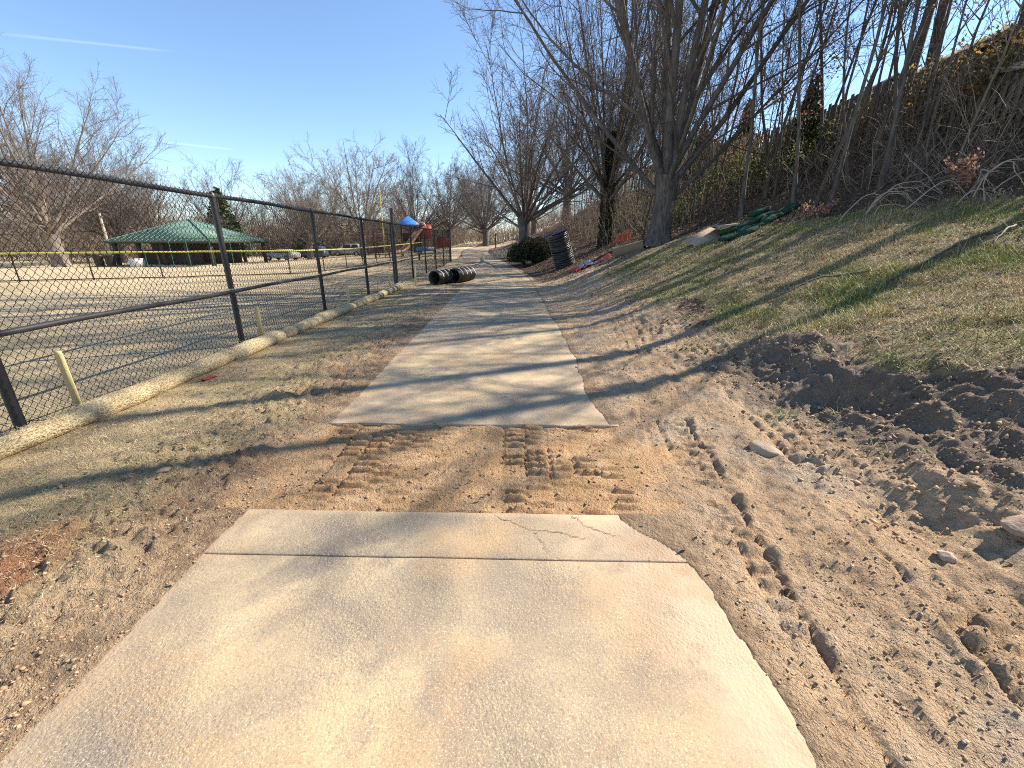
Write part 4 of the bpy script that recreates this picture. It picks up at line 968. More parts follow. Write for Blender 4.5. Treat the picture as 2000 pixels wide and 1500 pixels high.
V, F = blob((.20, .15, .11), 41, 3, .5); tag(obj('orange_bundle', npmesh('orange_bundle', V, F, True), pm('orange_net', (.72, .16, .07), (.52, .12, .06), 12, .7), None, (2.82, 17.5, gz(2.82, 17.5) + .08)), 'small orange bundle at the left end of the red tarp', 'bundle')
# rolled erosion matting
mb = MB(); n = 60; t = np.linspace(0, 6 * math.pi, n); rr = .08 + .16 * t / t[-1]
P0 = np.stack([0 * t - .55, rr * np.cos(t), rr * np.sin(t)], 1); P1 = P0 + np.array([1.1, 0, 0]); i = np.arange(n - 1)
me = npmesh('matting_roll', np.vstack([P0, P1]), np.stack([i, i + 1, i + n + 1, i + n], 1), True)
tag(obj('matting_roll', me, pm('jute_matting', (.27, .20, .125), (.20, .145, .09), 14, .95, .8, 50), None, (4.55, 16.35, gz(4.55, 16.35) + .17), (0, -.27, R(-28))), 'rolled brown erosion matting lying left of the largest trunk', 'matting')

# orange barrier netting heaped by the ivy tree
on = tag(empty('orange_netting', (5.45, 20.8, gz(5.45, 20.8))), 'heap of orange safety netting beside the ivy-wrapped trunk', 'safety netting'); on.scale = (.78,) * 3
M_or = pm('orange_netting', (.85, .22, .10), (.65, .15, .07), 8, .6)
for i, (dx, dz, h_, w_) in enumerate(((-.36, 0, .44, .30), (-.02, .0, .52, .36), (.26, .06, .62, .26))):
    rg = np.random.default_rng(i); nu, nv = 16, 8; U, Vv = np.meshgrid(np.linspace(0, 1, nu), np.linspace(0, 1, nv))
    ang = U * 2 * math.pi; rr = w_ * .5 * (1 + .5 * fbm(U * 6, Vv * 3, 1.0, 2, i)) * (1 - .35 * Vv)
    X = dx + rr * np.cos(ang) + .08 * Vv; Y = rr * np.sin(ang) * .7; Z = dz + Vv * h_ * (1 + .3 * fbm(U * 5, Vv, 1.0, 2, i + 5))
    PP = np.stack([X, Y, Z], -1); lines = [PP[:, j] for j in range(nu)]; mb = MB()
    Vt, Qt = tubes(np.stack(lines), np.full((nu, nv), .018), 4); mb.add(Vt, Qt); Vt, Qt = tubes(PP, np.full((nv, nu), .018), 4); mb.add(Vt, Qt); mb.build('net_fold', M_or, on)

# ------------------------------------------------------------------ brush pile, debris
bp = tag(empty('evergreen_brush_pile', (1.62, 27.3, gz(1.62, 27.3))), 'large dark mound of cut evergreen brush right of the path', 'brush pile')
rg = np.random.default_rng(12); n = 15000
d = rg.normal(size=(n, 3)); d /= np.linalg.norm(d, axis=1, keepdims=True); d[:, 2] = np.abs(d[:, 2]); rad_ = rg.uniform(.55, 1.04, (n, 1)) * (1 + .35 * fbm(d[:, 0] * 2, d[:, 1] * 2 + d[:, 2], 1.3, 3, 4))[:, None]
leafobj('foliage', n, d * rad_ * np.array([1.55, 1.1, 1.45]), .06, [(.05, .058, .028), (.075, .08, .04), (.03, .035, .02), (.12, .105, .055)], 13, bp)['kind'] = 'stuff'
mb = MB()
for i in range(70):
    a_ = rg.uniform(0, 6.28); r0 = rg.uniform(.2, 1.4); p = np.array([r0 * math.cos(a_), r0 * .7 * math.sin(a_), .05]); q = p + np.array([rg.normal(0, .7), rg.normal(0, .4), rg.uniform(.4, 1.6)]); mb.tube([p, (p + q) / 2 + rg.normal(0, .08, 3), q], [.02, .014, .006], 4, False)
mb.build('cut_stems', M_bark, bp)['kind'] = 'stuff'
db = tag(empty('pale_brush_pile', (-.35, 33.5, gz(-.35, 33.5))), 'low pile of pale dry twigs at the path edge left of the dark mound', 'brush pile')
mb = MB()
for i in range(150):
    p = np.array([rg.normal(0, .5), rg.normal(0, .35), abs(rg.normal(0, .1))]); q = p + np.array([rg.normal(0, .5), rg.normal(0, .3), rg.uniform(.05, .75)]); mb.tube([p, (p + q) / 2 + rg.normal(0, .06, 3), q], [.016, .013, .008], 4, False)
mb.build('dry_twigs', pm('pale_twig', (.50, .46, .40), (.36, .32, .27), 5), db)['kind'] = 'stuff'

# cut branches on the grass: arching bare limbs
M_cut = pm('cut_branch_bark', (.42, .36, .29), (.30, .25, .20), 6, .9, .4, 30)
def branch_pile(x, y, arcs, label, name='cut_branches'):
    root = tag(empty(name, (x, y, gz(x, y))), label, 'branches', 'cut branches on the bank')
    for (x0, y0, x1, y1, hgt, r, sk) in arcs:
        t = np.linspace(0, 1, 12); px_ = x0 + (x1 - x0) * t; py_ = y0 + (y1 - y0) * t
        g_ = np.array([gz(x + a_, y + b_) for a_, b_ in zip(px_, py_)]) - gz(x, y)
        zz = g_ + hgt * (np.sin(math.pi * t ** sk)) + .01; rr = r * .55 * (1 - .65 * t)
        P = np.stack([px_ + .14 * vnoise(t * 5, t * 0 + x0 * 7, 3), py_ + .05 * vnoise(t * 5, t * 0 + y0, 4), zz + .05 * vnoise(t * 6, t * 0 + hgt * 9, 5)], 1)
        mb = MB(); mb.tube(P, rr, 6); o = mb.build('branch', M_cut, root, True)
        ch = rot_children(P[None], rr[None], np.array([abs(x1 - x0) + .5]), np.array([5]), (.3, .95), .42, .6, .2, .1, .0, 5, .5, .003, np.random.default_rng(int(x0 * 100) % 1000 + 5))
        Vt, Qt = tubes(ch[0], ch[1], 4); obj('side_twigs', npmesh('side_twigs', Vt, Qt), M_cut, o)
branch_pile(7.75, 9.6, [(-.35, .35, .55, .05, .42, .022, .8), (.1, .2, 1.15, -.3, .46, .026, .75), (.1, .25, .95, -.5, .40, .022, .7), (.0, .1, .6, -.55, .38, .02, .7), (-.1, -.2, .55, -.5, .16, .018, .5), (.2, .3, .5, -.6, .34, .018, .9)], 'pile of pale arching cut branches at edge of the grass')
branch_pile(8.9, 8.5, [(-1.0, .4, -.1, .1, .42, .024, 1.1), (-.1, .1, .35, -.35, .5, .03, .9), (.1, .3, -.35, -.4, .5, .032, .8), (.0, .3, .9, -.25, .42, .03, .8), (.2, .0, 1.0, -.6, .22, .022, .7), (-.5, -.1, -.2, -.4, .22, .02, .8)], 'larger tangle of pale cut branches at right edge of the grass')
branch_pile(6.9, 6.2, [(.5, .25, -.35, -.35, .10, .03, .7), (.6, .1, -.1, -.5, .16, .025, .7)], 'two broken pale limbs lying on grass at right edge')
def stick(x0, y0, x1, y1, r, label):
    t = np.linspace(0, 1, 14); px_ = x0 + (x1 - x0) * t; py_ = y0 + (y1 - y0) * t + .12 * np.sin(t * 5)
    P = np.stack([px_, py_, np.array([gz(a_, b_) for a_, b_ in zip(px_, py_)]) + .03 + .05 * np.sin(t * 3)], 1); mb = MB(); mb.tube(P, r * (1 - .6 * t), 6)
    tag(mb.build('fallen_stick', M_dark, None, True), label, 'stick', 'fallen sticks on the slope')
stick(7.2, 6.35, 5.0, 5.75, .022, 'dark fallen stick on the grass reaching in from right edge')
stick(5.35, 6.35, 4.0, 6.55, .02, 'curved dark stick lying in the middle of the grassy slope')
# seedlings with dry leaves
for (x, y, hgt, nn, label) in ((7.7, 11.0, .40, 260, 'small seedling with dry reddish leaves right of the sandbags'), (8.85, 8.75, .75, 420, 'seedling with dry pinkish leaves standing in the branch tangle')):
    root = tag(empty('seedling', (x, y, gz(x, y))), label, 'seedling'); rg = np.random.default_rng(int(x * 10)); mb = MB(); pts = []
    for i in range(6):
        tip = np.array([rg.normal(0, .25), rg.normal(0, .2), hgt * rg.uniform(.6, 1)]); mb.tube([(0, 0, -.02), tip * .5 + np.array([0, 0, .06]), tip], [.008, .006, .003], 4, False)
        for s_ in rg.uniform(.35, 1.05, nn // 6): pts.append(tip * s_ + rg.normal(0, .045, 3))
    mb.build('stem', M_bark, root); pts = np.array(pts); leafobj('leaves', len(pts), pts, .035, [(.46, .24, .17), (.38, .20, .13), (.52, .32, .22)], 3, root)

# ------------------------------------------------------------------ sandbags and boards on the bank
k = NT('green_sandbag'); v = k.objc(); wv = k.noise(90, 2, .5, v); k.col(k.mix(k.ramp(k.noise(4, 4, .6, v), .35, .7), (.022, .085, .052), (.045, .07, .048))); k.bump(k.math('ADD', wv, k.math('MULTIPLY', k.noise(9, 4, .7, v), 3)), .9, .03); k.b.inputs['Specular IOR Level'].default_value = .1; M_bag = k.m
def bag(L, W, Hh, seed):
    nu, nv = 26, 14; u = np.linspace(-1, 1, nu); a_ = np.arange(nv) * 2 * math.pi / nv
    e = np.clip(1 - np.abs(u) ** 5, .0, 1) ** .45; pinch = 1 - .25 * np.exp(-((u - .8) / .12) ** 2)
    X = u[:, None] * L / 2 + 0 * a_; c_, s_ = np.cos(a_), np.sin(a_); sg = lambda q, p: np.sign(q) * np.abs(q) ** p
    Y = e[:, None] * W / 2 * sg(c_, .8) * pinch[:, None]; Z = e[:, None] * Hh / 2 * sg(s_, .9) * (.75 + .35 * pinch[:, None])
    nz = 1 + .45 * fbm(X * 5 + seed, Y * 6 + Z * 5, 1.2, 3, seed); Y, Z = Y * nz, Z * nz; Z = Z - .05 * X ** 2 / (L * .5)
    b = (np.arange(nu - 1) * nv)[:, None]; kk = np.arange(nv)[None]; k2 = (kk + 1) % nv
    return npmesh('sandbag', np.stack([X, Y, Z], -1).reshape(-1, 3), np.stack([b + kk, b + nv + kk, b + nv + k2, b + k2], -1).reshape(-1, 4), True)
bms = [bag(.72, .32, .17, 3), bag(.66, .34, .18, 8), bag(.78, .30, .16, 14)]
BL = ['front green sandbag lying alone nearest the boards', 'green sandbag second in the front row, folded over the first', 'green sandbag in the front row under the middle of the pile', 'green sandbag at middle right of the front row', 'pale-topped green sandbag at left end of upper row beside the board', 'green sandbag in the upper row, second from left', 'green sandbag in the upper row at middle of the pile', 'topmost flat green sandbag in the middle of the pile', 'green sandbag near the right end of the pile', 'limp green sandbag farthest up the slope at right end of pile']
for i, (x, y, dz, rz, tl) in enumerate(((5.95, 11.75, .06, .15, -.20), (6.42, 11.85, .06, .5, -.3), (6.75, 12.0, .06, .2, -.32), (7.15, 12.1, .07, .35, -.33), (6.35, 12.55, .08, -.3, -.2), (6.75, 12.5, .10, .25, -.35), (7.15, 12.55, .12, .15, -.33), (7.15, 12.75, .26, .05, -.35), (7.5, 12.3, .08, .5, -.36), (7.85, 12.5, .07, .6, -.42))):
    o = obj('sandbag', bms[i % 3], M_bag, None, (x, y, gz(x, y) + dz), (0, tl, rz)); o.scale = (1, 1.08, .78); tag(o, BL[i], 'sandbag', 'green sandbags piled on the bank')
M_board = pm('weathered_plywood', (.42, .33, .24), (.30, .235, .175), 3, .85, .4, 40, stretch=(6, 1, 6))
mb = MB(); mb.box((0, 0, 0), (.95, .62, .022)); mb.box((-.2, 0, -.03), (.05, .6, .04)); mb.box((.25, 0, -.03), (.05, .6, .04))
tag(mb.build('plywood_board', M_board, None, loc=(5.78, 13.0, gz(5.78, 13.0) + .10), rot=(.30, -.42, .25)), 'pale weathered plywood board sloping towards path, left of sandbags', 'board', 'boards by the sandbags')
mb = MB(); mb.box((0, 0, 0), (.78, .60, .022))
tag(mb.build('plywood_board', pm('grey_plywood', (.33, .28, .23), (.24, .20, .165), 3, .85, .4, 40), None, loc=(6.35, 12.85, gz(6.35, 12.85) + .19), rot=(.05, -.10, .2)), 'darker flat board resting level between first board and sandbags', 'board', 'boards by the sandbags')

# ------------------------------------------------------------------ wooden fence, shed and houses on top of the bank
M_picket = pm('weathered_picket', (.20, .165, .13), (.13, .105, .085), 3, .9, .5, 30, stretch=(5, 5, .5))
wf = tag(empty('wooden_fence', (11.8, 9.0, 0)), 'weathered vertical board fence on top of the bank', 'fence')
pk = [MB().box((0, 0, h_ / 2), (.022, .125, h_)).mesh('picket') for h_ in (1.65, 1.72, 1.6)]
y = 8.6; i = 0
while y < 33:
    z = gz(11.8, y) - .03; o = obj('picket', pk[i % 3], M_picket, wf, (0, y - 9.0, z)); o.rotation_euler = (.02 * math.sin(i * 1.7), 0, 0); y += .185; i += 1
for zz in (.35, 1.3):
    mb = MB(); ys_ = np.linspace(8.6, 33, 26)
    for a_, b_ in zip(ys_[:-1], ys_[1:]): mb.tube([(11.8 + .045, a_, gz(11.8, a_) + zz), (11.8 + .045, b_ + .01, gz(11.8, b_) + zz)], .04, 4)
    o = mb.build('rail', M_picket, wf); o.location = (-11.8, -9.0, 0)
mb = MB(); mb.box((0, 0, 0), (.03, 1.0, .14)); o = mb.build('loose_plank', pm('pale_plank', (.45, .42, .36), (.34, .31, .27), 4), None, loc=(11.65, 11.6, gz(11.65, 11.6) + 1.25), rot=(R(8), 0, 0)); tag(o, 'pale loose plank caught on the wooden fence at right', 'plank')
M_siding = pm('blue_grey_siding', (.30, .36, .44), (.26, .31, .38), 2, .8); M_shing = pm('grey_shingle', (.12, .12, .125), (.19, .185, .18), 12, .95, .6, 30); M_shing2 = pm('brown_shingle', (.11, .09, .075), (.17, .14, .115), 12, .95, .6, 30)
M_white = pm('white_paint', (.78, .77, .74), (.70, .69, .66), 2, .7); M_cream = pm('cream_wall', (.62, .52, .38), (.55, .46, .33), 2, .85); M_glass = pm('dark_window', (.03, .035, .04), (.05, .06, .07), 2, .15, spec=.6)
def house(x, y, z, lx, ly, hw, hr, rz, mw, mr, label, wins=3, name='house'):
    root = tag(empty(name, (x, y, z), rz), label, 'house'); mb = MB(); mb.box((0, 0, hw / 2), (lx, ly, hw))
    mb.add([(-lx / 2, -ly / 2, hw), (-lx / 2, ly / 2, hw), (-lx / 2, 0, hw + hr * .96), (lx / 2, -ly / 2, hw), (lx / 2, ly / 2, hw), (lx / 2, 0, hw + hr * .96)], T=[(0, 2, 1), (3, 4, 5)]); mb.build('wall', mw, root)
    o_ = .35; mb = MB()
    for s_ in (-1, 1):
        e = hr * o_ / (ly / 2); A = [(-lx / 2 - o_, s_ * (ly / 2 + o_), hw - e), (lx / 2 + o_, s_ * (ly / 2 + o_), hw - e), (lx / 2 + o_, 0, hw + hr), (-lx / 2 - o_, 0, hw + hr)]
        B = [(a_, b_, c_ + .12) for a_, b_, c_ in A]; mb.add(A + B, [(0, 1, 2, 3), (7, 6, 5, 4), (0, 4, 5, 1), (1, 5, 6, 2), (2, 6, 7, 3), (3, 7, 4, 0)])
    mb.build('roof', mr, root)
    for i in range(wins):
        wx = -lx / 2 + lx * (i + .5) / wins; mb = MB(); mb.box((wx, -ly / 2 - .02, hw * .55), (.95, .05, 1.25)); wo_ = mb.build('window', M_glass, root)
        mb = MB()
        for dx, dz, sx_, sz_ in ((-.52, 0, .09, 1.43), (.52, 0, .09, 1.43), (0, .67, 1.13, .09), (0, -.67, 1.13, .09), (0, 0, .95, .05)): mb.box((wx + dx, -ly / 2 - .05, hw * .55 + dz), (sx_, .06, sz_))
        mb.build('frame', M_white, wo_)
    return root
house(17.5, 25, gz(17.5, 25) - 1.5, 7, 6, 2.6, 1.6, R(80), M_siding, M_shing, 'blue grey house behind the vine-covered fence')
house(15.5, 39, gz(15.5, 39) - 2.2, 8, 7, 3.2, 2.0, R(75), M_cream, M_shing, 'house with grey gable roof glimpsed through the thicket')
house(16.3, 14.5, gz(16.3, 14.5) - 1.2, 8, 6, 2.4, 1.5, R(84), M_picket, M_shing2, 'dark brown shed with sloping roof behind fence at right edge', 0, 'shed')
house(-24.5, 96, -1.0, 11, 7, 4.2, 2.6, .1, M_white, M_shing, 'white house far behind the ball field between trees', 4)
house(-34, 90, -1.0, 22, 8, 2.6, 1.2, .05, M_cream, M_shing2, 'long low cream building right of the pavilion', 7)

# ------------------------------------------------------------------ ball-field fence with yellow cap
M_yel = pm('yellow_cap', (.56, .52, .13), (.48, .44, .12), 6, .55); M_grn = pm('green_pipe', (.03, .16, .10), (.05, .20, .13), 4, .5)
line = np.array([(-34, 13.6), (-19.8, 17.3), (-14.7, 18.65), (-9.9, 21.0), (-9.35, 24.6), (-9.0, 30), (-8.3, 36), (-7.7, 41)])
seg = np.r_[0, np.cumsum(np.linalg.norm(np.diff(line, axis=0), axis=1))]
def on_line(s): return np.interp(s, seg, line[:, 0]), np.interp(s, seg, line[:, 1])
of = tag(empty('field_fence', (0, 0, 0)), 'low black field fence with bright yellow cap across the ball field', 'fence'); OH = 1.08
s = .4
while s < seg[-1]:
    x, y = on_line(s); mb = MB(); z = gz(x, y); mb.tube([(x, y, z - .05), (x, y, z + OH)], .026, 8); mb.build('post', M_black, of, True); s += 2.44
ss = np.linspace(0, seg[-1], 90); pts = [(on_line(a_)[0], on_line(a_)[1], gz(*on_line(a_)) + OH) for a_ in ss]
mb = MB(); mb.tube(pts, .036, 8); mb.build('yellow_cap', M_yel, of, True)
mb = MB(); mb.tube([(a_, b_, c_ - OH + .05) for a_, b_, c_ in pts], .02, 6); mb.build('bottom_rail', M_black, of, True)
# its mesh, coarser weave at this distance
pitch = .10; n = int(seg[-1] / pitch); rows = int(OH / (pitch / 2)); j = np.arange(rows + 1); P = np.zeros((n * 2, rows + 1, 3))
for half in (0, 1):
    sv = (np.arange(n) * pitch + half * pitch)[:, None] + ((j % 2) * .5 * pitch * (1 if half == 0 else -1))[None]; X, Y = on_line(sv.ravel()); Z = H0(X, Y).reshape(sv.shape)
    P[half::2] = np.stack([X.reshape(sv.shape), Y.reshape(sv.shape), Z + j[None] * OH / rows], -1)
Vt, Qt = tubes(P, np.full(P.shape[:2], .0022), 3); tag(obj('wire_mesh', npmesh('wire_mesh', Vt, Qt), M_wire, of), kind='stuff')

# yellow foul pole
fx, fy = -11.2, 40.5; fz = gz(fx, fy); fp = tag(empty('foul_pole', (fx, fy, fz)), 'tall yellow foul pole left of the playground', 'pole')
mb = MB(); mb.tube([(0, 0, -.2), (0, 0, 6.0)], .045, 10); mb.build('pole', M_yel, fp, True)
mb = MB(); mb.tube([(-.55, 0, 3.2), (-.55, 0, 6.0)], .018, 6); mb.tube([(-.55, 0, 6.0), (0, 0, 6.0)], .018, 6); mb.tube([(-.55, 0, 3.2), (0, 0, 3.2)], .018, 6)
for z in np.arange(3.5, 6, .5): mb.tube([(-.55, 0, z), (0, 0, z)], .006, 4)
mb.build('screen_frame', M_picket, fp)
# pale utility pole among left trees
ux, uy = -41.5, 46.5; mb = MB(); mb.tube([(0, 0, -.3), (0, 0, 5.2)], [.14, .11], 8)
up_ = tag(empty('utility_pole', (ux, uy, gz(ux, uy))), 'short pale wooden pole left of the green-roofed pavilion', 'pole'); mb.build('pole', pm('pale_pole', (.52, .45, .36), (.42, .36, .28), 3), up_, True); MB().box((0, 0, 4.9), (.5, .08, .08)).build('crossarm', M_picket, up_)

# ------------------------------------------------------------------ pavilion
px0, py0 = -35.4, 50.5; pz0 = gz(px0, py0) - .02; pv = tag(empty('park_pavilion', (px0, py0, pz0), R(-4)), 'open park pavilion with pale green hipped metal roof', 'pavilion')
W, D, EH, RH = 11.4, 9.6, 2.55, 2.3
M_gr = pm('green_metal_roof', (.155, .26, .20), (.19, .295, .23), 2, .5)
c4 = [(-W / 2, -D / 2), (W / 2, -D / 2), (W / 2, D / 2), (-W / 2, D / 2)]; ap = (0, 0, EH + RH)
mb = MB(); V = [(x, y, EH) for x, y in c4] + [ap]; mb.add(V, T=[(0, 1, 4), (1, 2, 4), (2, 3, 4), (3, 0, 4)], Q=[(3, 2, 1, 0)]); rf = mb.build('roof', M_gr, pv)
mb = MB()
for x, y in c4: mb.tube([(x, y, EH + .03), (0, 0, EH + RH + .03)], .07, 5)
mb.build('ridge_cap', M_gr, rf)
for i in range(-9, 10):                                       # standing seams on the face toward the path
    x = i * .6; t = 1 - abs(x) / (W / 2); mb = MB(); mb.tube([(x, -D / 2, EH + .02), (x, -D / 2 + t * D / 2, EH + t * RH + .02)], .022, 4); mb.build('seam', M_gr, rf)
mb = MB()
for (x0, y0), (x1, y1) in zip(c4, c4[1:] + c4[:1]): mb.tube([(x0, y0, EH - .1), (x1, y1, EH - .1)], .12, 4)
mb.build('fascia', pm('dark_fascia', (.05, .06, .05), (.07, .08, .07), 3), pv)
M_dk = pm('dark_brown_wood', (.055, .042, .034), (.085, .065, .05), 3)
for x in (-5.2, -2.6, 0, 2.6, 5.2):
    for y in (-4.4, 4.4): MB().box((x, y, EH / 2), (.3, .3, EH)).build('column', M_dk, pv)
MB().box((0, 0, .05), (11.6, 9.2, .12)).build('floor_slab', M_cream, pv)
MB().box((-1.4, 2.0, EH / 2), (8.0, 3.6, EH - .1)).build('core_wall', M_dk, pv)  # added block, coloured dark to carry the shade inside the pavilion
MB().box((-1, -2.4, .9), (7.0, .2, 1.5)).build('screen_wall', M_dk, pv)
def bin_(x, y, r, h_, m, label, name='trash_bin', cat='bin'):
    z = gz(x, y) + .1; root = tag(empty(name, (x, y, z)), label, cat); mb = MB(); mb.tube([(0, 0, 0), (0, 0, h_)], [r * .85, r], 14); mb.build('barrel', m, root, True); mb = MB(); mb.tube([(0, 0, h_ + .003), (0, 0, h_ + .08), (0, 0, h_ + .13)], [r * 1.06, r * 1.04, r * .5], 14); mb.build('lid', m, root, True)
bin_(-41.6, 45.0, .42, 1.0, M_bplas, 'black trash bin at left corner of the pavilion'); bin_(-40.6, 45.2, .45, .95, M_bplas, 'second black trash bin, right of the corner bin')
bx = tag(empty('white_cooler', (-37.6, 44.8, gz(-37.6, 44.8))), 'white box standing in front of the pavilion', 'box'); MB().box((0, 0, .38), (1.15, .7, .76)).build('body', M_white, bx); MB().box((0, 0, .80), (1.2, .75, .07)).build('lid', M_white, bx)
# green pipe frame (batting cage)
bc = tag(empty('batting_cage_frame', (-29.5, 41.0, gz(-29.5, 41))), 'thin green pipe frame standing before the pavilion', 'pipe frame')
L_, H_, D_ = 8.0, 2.6, 3.2
for x in (-4, 0, 4):
    for y in (0, D_): mb = MB(); mb.tube([(x, y, 0), (x, y, H_)], .028, 6); mb.build('upright', M_grn, bc)
for y in (0, D_): mb = MB(); mb.tube([(-4, y, H_), (4, y, H_)], .028, 6); mb.build('top_bar', M_grn, bc)
for x in (-4, 0, 4): mb = MB(); mb.tube([(x, 0, H_), (x, D_, H_)], .028, 6); mb.build('cross_bar', M_grn, bc)

# ------------------------------------------------------------------ parked cars beyond the field
M_tyre = pm('tyre', (.02, .02, .02), (.03, .03, .03), 4); M_rim = pm('rim', (.5, .5, .5), (.4, .4, .4), 4, .3, metal=.8)
def car(x, y, rz, paint, label, suv):
    z = gz(x, y); root = tag(empty('parked_car', (x, y, z), rz), label, 'car', 'cars parked beyond the field')
    pr = [(-2.25, .35), (-2.3, .75), (-2.2, 1.0), (-1.9, 1.62 if suv else 1.05), (-1.2, 1.72 if suv else 1.42), (.3, 1.70 if suv else 1.44), (1.05, 1.12 if suv else 1.0), (2.1, .92), (2.28, .65), (2.25, .33)]
    def shell(sc_, wd, z0=0): return [(a_ * sc_, -wd, b_ + z0) for a_, b_ in pr], [(a_ * sc_, wd, b_ + z0) for a_, b_ in pr]
    n = len(pr); wv = np.array([.86 if b_ < 1.06 else .70 for _, b_ in pr]); V = [(a_, -w_, b_) for (a_, b_), w_ in zip(pr, wv)] + [(a_, w_, b_) for (a_, b_), w_ in zip(pr, wv)]
    mb = MB(); mb.add(V, [(i, (i + 1) % n, n + (i + 1) % n, n + i) for i in range(n)], T=[(0, i + 1, i) for i in range(1, n - 1)] + [(n, n + i, n + i + 1) for i in range(1, n - 1)]); mb.build('body', paint, root)
    top = 1.60 if suv else 1.36
    for s_ in (-1, 1):
        for a0, a1 in ((-1.75, -.75), (-.65, .55)): mb = MB(); mb.add([(a0, s_ * .865, 1.02), (a1 + .12, s_ * .865, 1.02), (a1 - .1, s_ * .735, top), (a0 + .12, s_ * .735, top)], [(0, 1, 2, 3)]); mb.build('side_window', M_glass, root)
        for wx in (-1.4, 1.4):
            mb = MB(); mb.tube([(wx, s_ * .72, .33), (wx, s_ * .90, .33)], .33, 16); wh = mb.build('wheel', M_tyre, root); mb = MB(); mb.tube([(wx, s_ * .89, .33), (wx, s_ * .915, .33)], .2, 12); mb.build('rim', M_rim, wh)
        MB().box((2.24, s_ * .6, .72), (.06, .32, .14)).build('headlight', M_white, root)
    mb = MB(); mb.add([(.45, -.66, top + .02), (.45, .66, top + .02), (1.12, .80, 1.06), (1.12, -.80, 1.06)], [(0, 3, 2, 1)]); mb.build('windscreen', M_glass, root)
car(-30.6, 60, R(165), pm('white_car', (.52, .52, .51), (.46, .46, .45), 2, .3, spec=.5), 'white car parked at right end of the pavilion', False)
car(-28.4, 64, R(172), pm('navy_car', (.05, .07, .13), (.06, .085, .15), 2, .3, spec=.5), 'dark blue sport utility car right of the white car', True)
car(-23.6, 66, R(178), pm('silver_car', (.55, .57, .60), (.5, .52, .55), 2, .3, spec=.5), 'silver car parked beside the tree trunk', True)

# ------------------------------------------------------------------ playground
gx, gy = -8.95, 41.0; g0 = gz(gx, gy); pg = tag(empty('playground_tower', (gx, gy, g0), R(12)), 'playground tower with blue pyramid roof, red panels and tan slide', 'playground'); pg.scale = (.86,) * 3
M_bl = pm('blue_roof', (.035, .17, .50), (.05, .22, .58), 2, .45, spec=.5); M_rd = pm('red_panel', (.46, .04, .03), (.38, .035, .03), 2, .5); M_sl = pm('tan_slide', (.58, .34, .22), (.50, .29, .19), 2, .4, spec=.5); M_brn = pm('brown_post', (.06, .04, .035), (.09, .06, .05), 3, .6)
h_ = .85
for x in (-h_, h_):
    for y in (-h_, h_): mb = MB(); mb.tube([(x, y, -.1), (x, y, 3.15)], .065, 8); mb.build('post', M_brn, pg, True)
mb = MB(); e = 1.12; mb.add([(-e, -e, 3.12), (e, -e, 3.12), (e, e, 3.12), (-e, e, 3.12), (0, 0, 4.0), (-e, -e, 3.02), (e, -e, 3.02), (e, e, 3.02), (-e, e, 3.02)], T=[(0, 1, 4), (1, 2, 4), (2, 3, 4), (3, 0, 4)], Q=[(8, 7, 6, 5), (0, 5, 6, 1), (1, 6, 7, 2), (2, 7, 8, 3), (3, 8, 5, 0)]); mb.build('roof', M_bl, pg)
MB().box((0, 0, 1.35), (1.75, 1.75, .12)).build('deck', M_brn, pg)
for x, y, sx, sy in ((-.88, 0, .06, 1.5), (0, .88, 1.5, .06)): MB().box((x, y, 1.85), (sx, sy, .85)).build('red_panel', M_rd, pg)
# second deck with red crow's nest to the right, tube and climbers
for x in (1.0, 2.4):
    for y in (-.7, .7): mb = MB(); mb.tube([(x + .1, y, -.1), (x + .1, y, 3.1)], .065, 8); mb.build('post', M_brn, pg, True)
MB().box((1.8, 0, 1.75), (1.5, 1.5, .12)).build('deck', M_brn, pg)
MB().box((1.75, -.74, 2.5), (1.1, .07, 1.2)).build('red_panel', M_rd, pg); MB().box((2.5, 0, 2.5), (.07, 1.3, 1.25)).build('red_panel', M_rd, pg); MB().box((1.75, .74, 2.4), (1.2, .07, 1.1)).build('red_panel', M_rd, pg)
MB().box((3.6, .2, 1.35), (1.5, .07, 1.1)).build('climbing_panel', M_rd, pg)
mb = MB(); sl_ = [(1.3, -.8, 2.75), (1.0, -1.1, 2.5), (.5, -1.55, 1.9), (0, -2.0, 1.25), (-.55, -2.5, .65), (-1.0, -2.9, .38), (-1.4, -3.2, .32)]
P = np.array(sl_); d = np.gradient(P, axis=0); sd = np.stack([-d[:, 1], d[:, 0], 0 * d[:, 0]], 1); sd /= np.linalg.norm(sd, axis=1, keepdims=True); w_ = .34
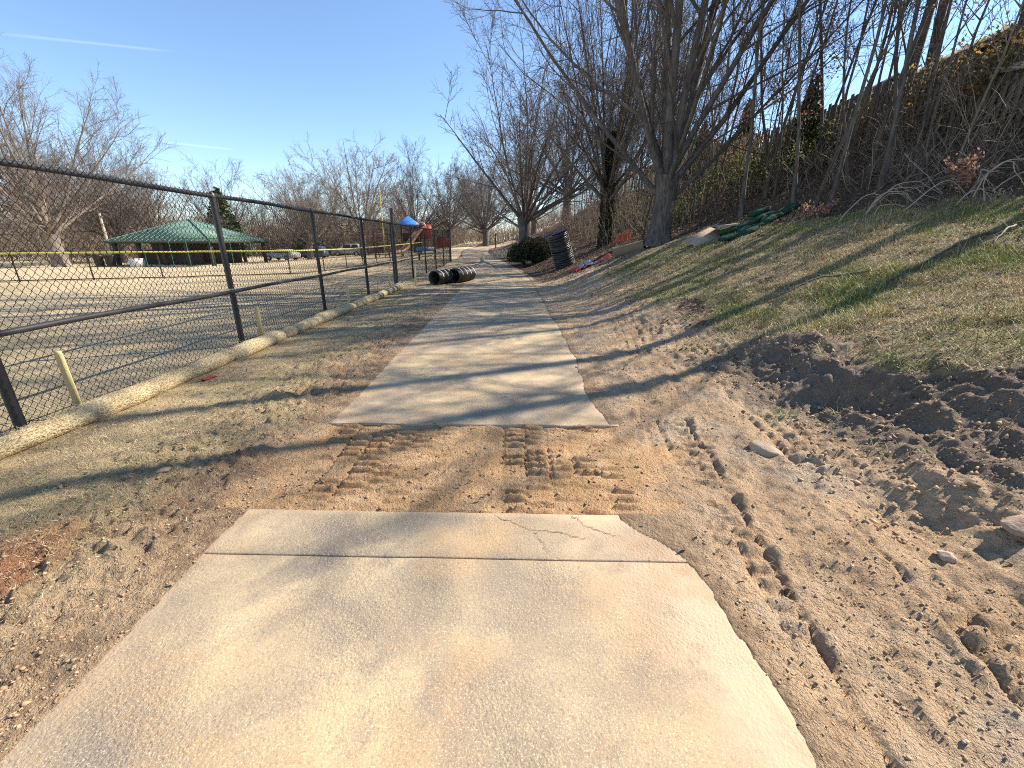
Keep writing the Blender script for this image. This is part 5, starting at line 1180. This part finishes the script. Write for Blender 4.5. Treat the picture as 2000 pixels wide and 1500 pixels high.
ringv = np.stack([P + sd * w_ + np.array([0, 0, .24]), P + sd * w_, P - sd * w_, P - sd * w_ + np.array([0, 0, .24]), P - sd * (w_ + .05) + np.array([0, 0, .24]), P - sd * (w_ + .05) - np.array([0, 0, .07]), P + sd * (w_ + .05) - np.array([0, 0, .07]), P + sd * (w_ + .05) + np.array([0, 0, .24])], 1)
n, q = ringv.shape[:2]; b = (np.arange(n - 1) * q)[:, None]; kk = np.arange(q)[None]; k2 = (kk + 1) % q; mb.add(ringv.reshape(-1, 3), np.stack([b + kk, b + k2, b + q + k2, b + q + kk], -1).reshape(-1, 4)); mb.build('slide', M_sl, pg)
mb = MB(); aa = np.linspace(0, math.pi, 12); mb.tube([(1.3 + .42 * math.cos(t), -.82, 2.75 + .55 * math.sin(t)) for t in aa], .09, 6); mb.build('slide_hood', M_sl, pg)
# brown net-sided climber left of the tower
nc = tag(empty('climbing_frame', (-12.5, 41.8, gz(-12.5, 41.8))), 'dark brown climbing frame left of the blue-roofed tower', 'climbing frame')
for x in (-1.3, 0, 1.3):
    for y in (0, 1.2): mb = MB(); mb.tube([(x, y, 0), (x, y, 2.6)], .05, 6); mb.build('post', M_brn, nc)
for z in np.arange(.3, 2.6, .22): mb = MB(); mb.tube([(-1.3, 0, z), (1.3, 0, z)], .03, 5); mb.build('rung', pm('dark_red_rung', (.14, .05, .045), (.11, .04, .035), 2) if z < .4 else bpy.data.materials['dark_red_rung'], nc)
# small blue-grey bench near the fence end
be = tag(empty('bench', (-6.0, 33.0, gz(-6, 33)), .4), 'small blue grey bench behind the far end of chain-link fence', 'bench'); M_be = pm('blue_grey_bench', (.22, .25, .36), (.28, .30, .42), 3, .5)
MB().box((0, 0, .45), (1.5, .4, .05)).build('seat', M_be, be); MB().box((0, .22, .75), (1.5, .05, .3)).build('backrest', M_be, be)
for x in (-.6, .6): MB().box((x, 0, .21), (.07, .36, .42)).build('leg', M_black, be)
# bollard at the bend
bo = tag(empty('bollard', (-1.3, 50.5, gz(-1.3, 50.5))), 'thin dark post beside the path bend', 'bollard'); mb = MB(); mb.tube([(0, 0, -.1), (0, 0, 1.55)], .07, 10); mb.build('post', M_dk, bo, True); mb = MB(); mb.tube([(0, 0, 1.55), (0, 0, 1.6), (0, 0, 1.64)], [.085, .085, .03], 10); mb.build('cap', M_black, bo, True)
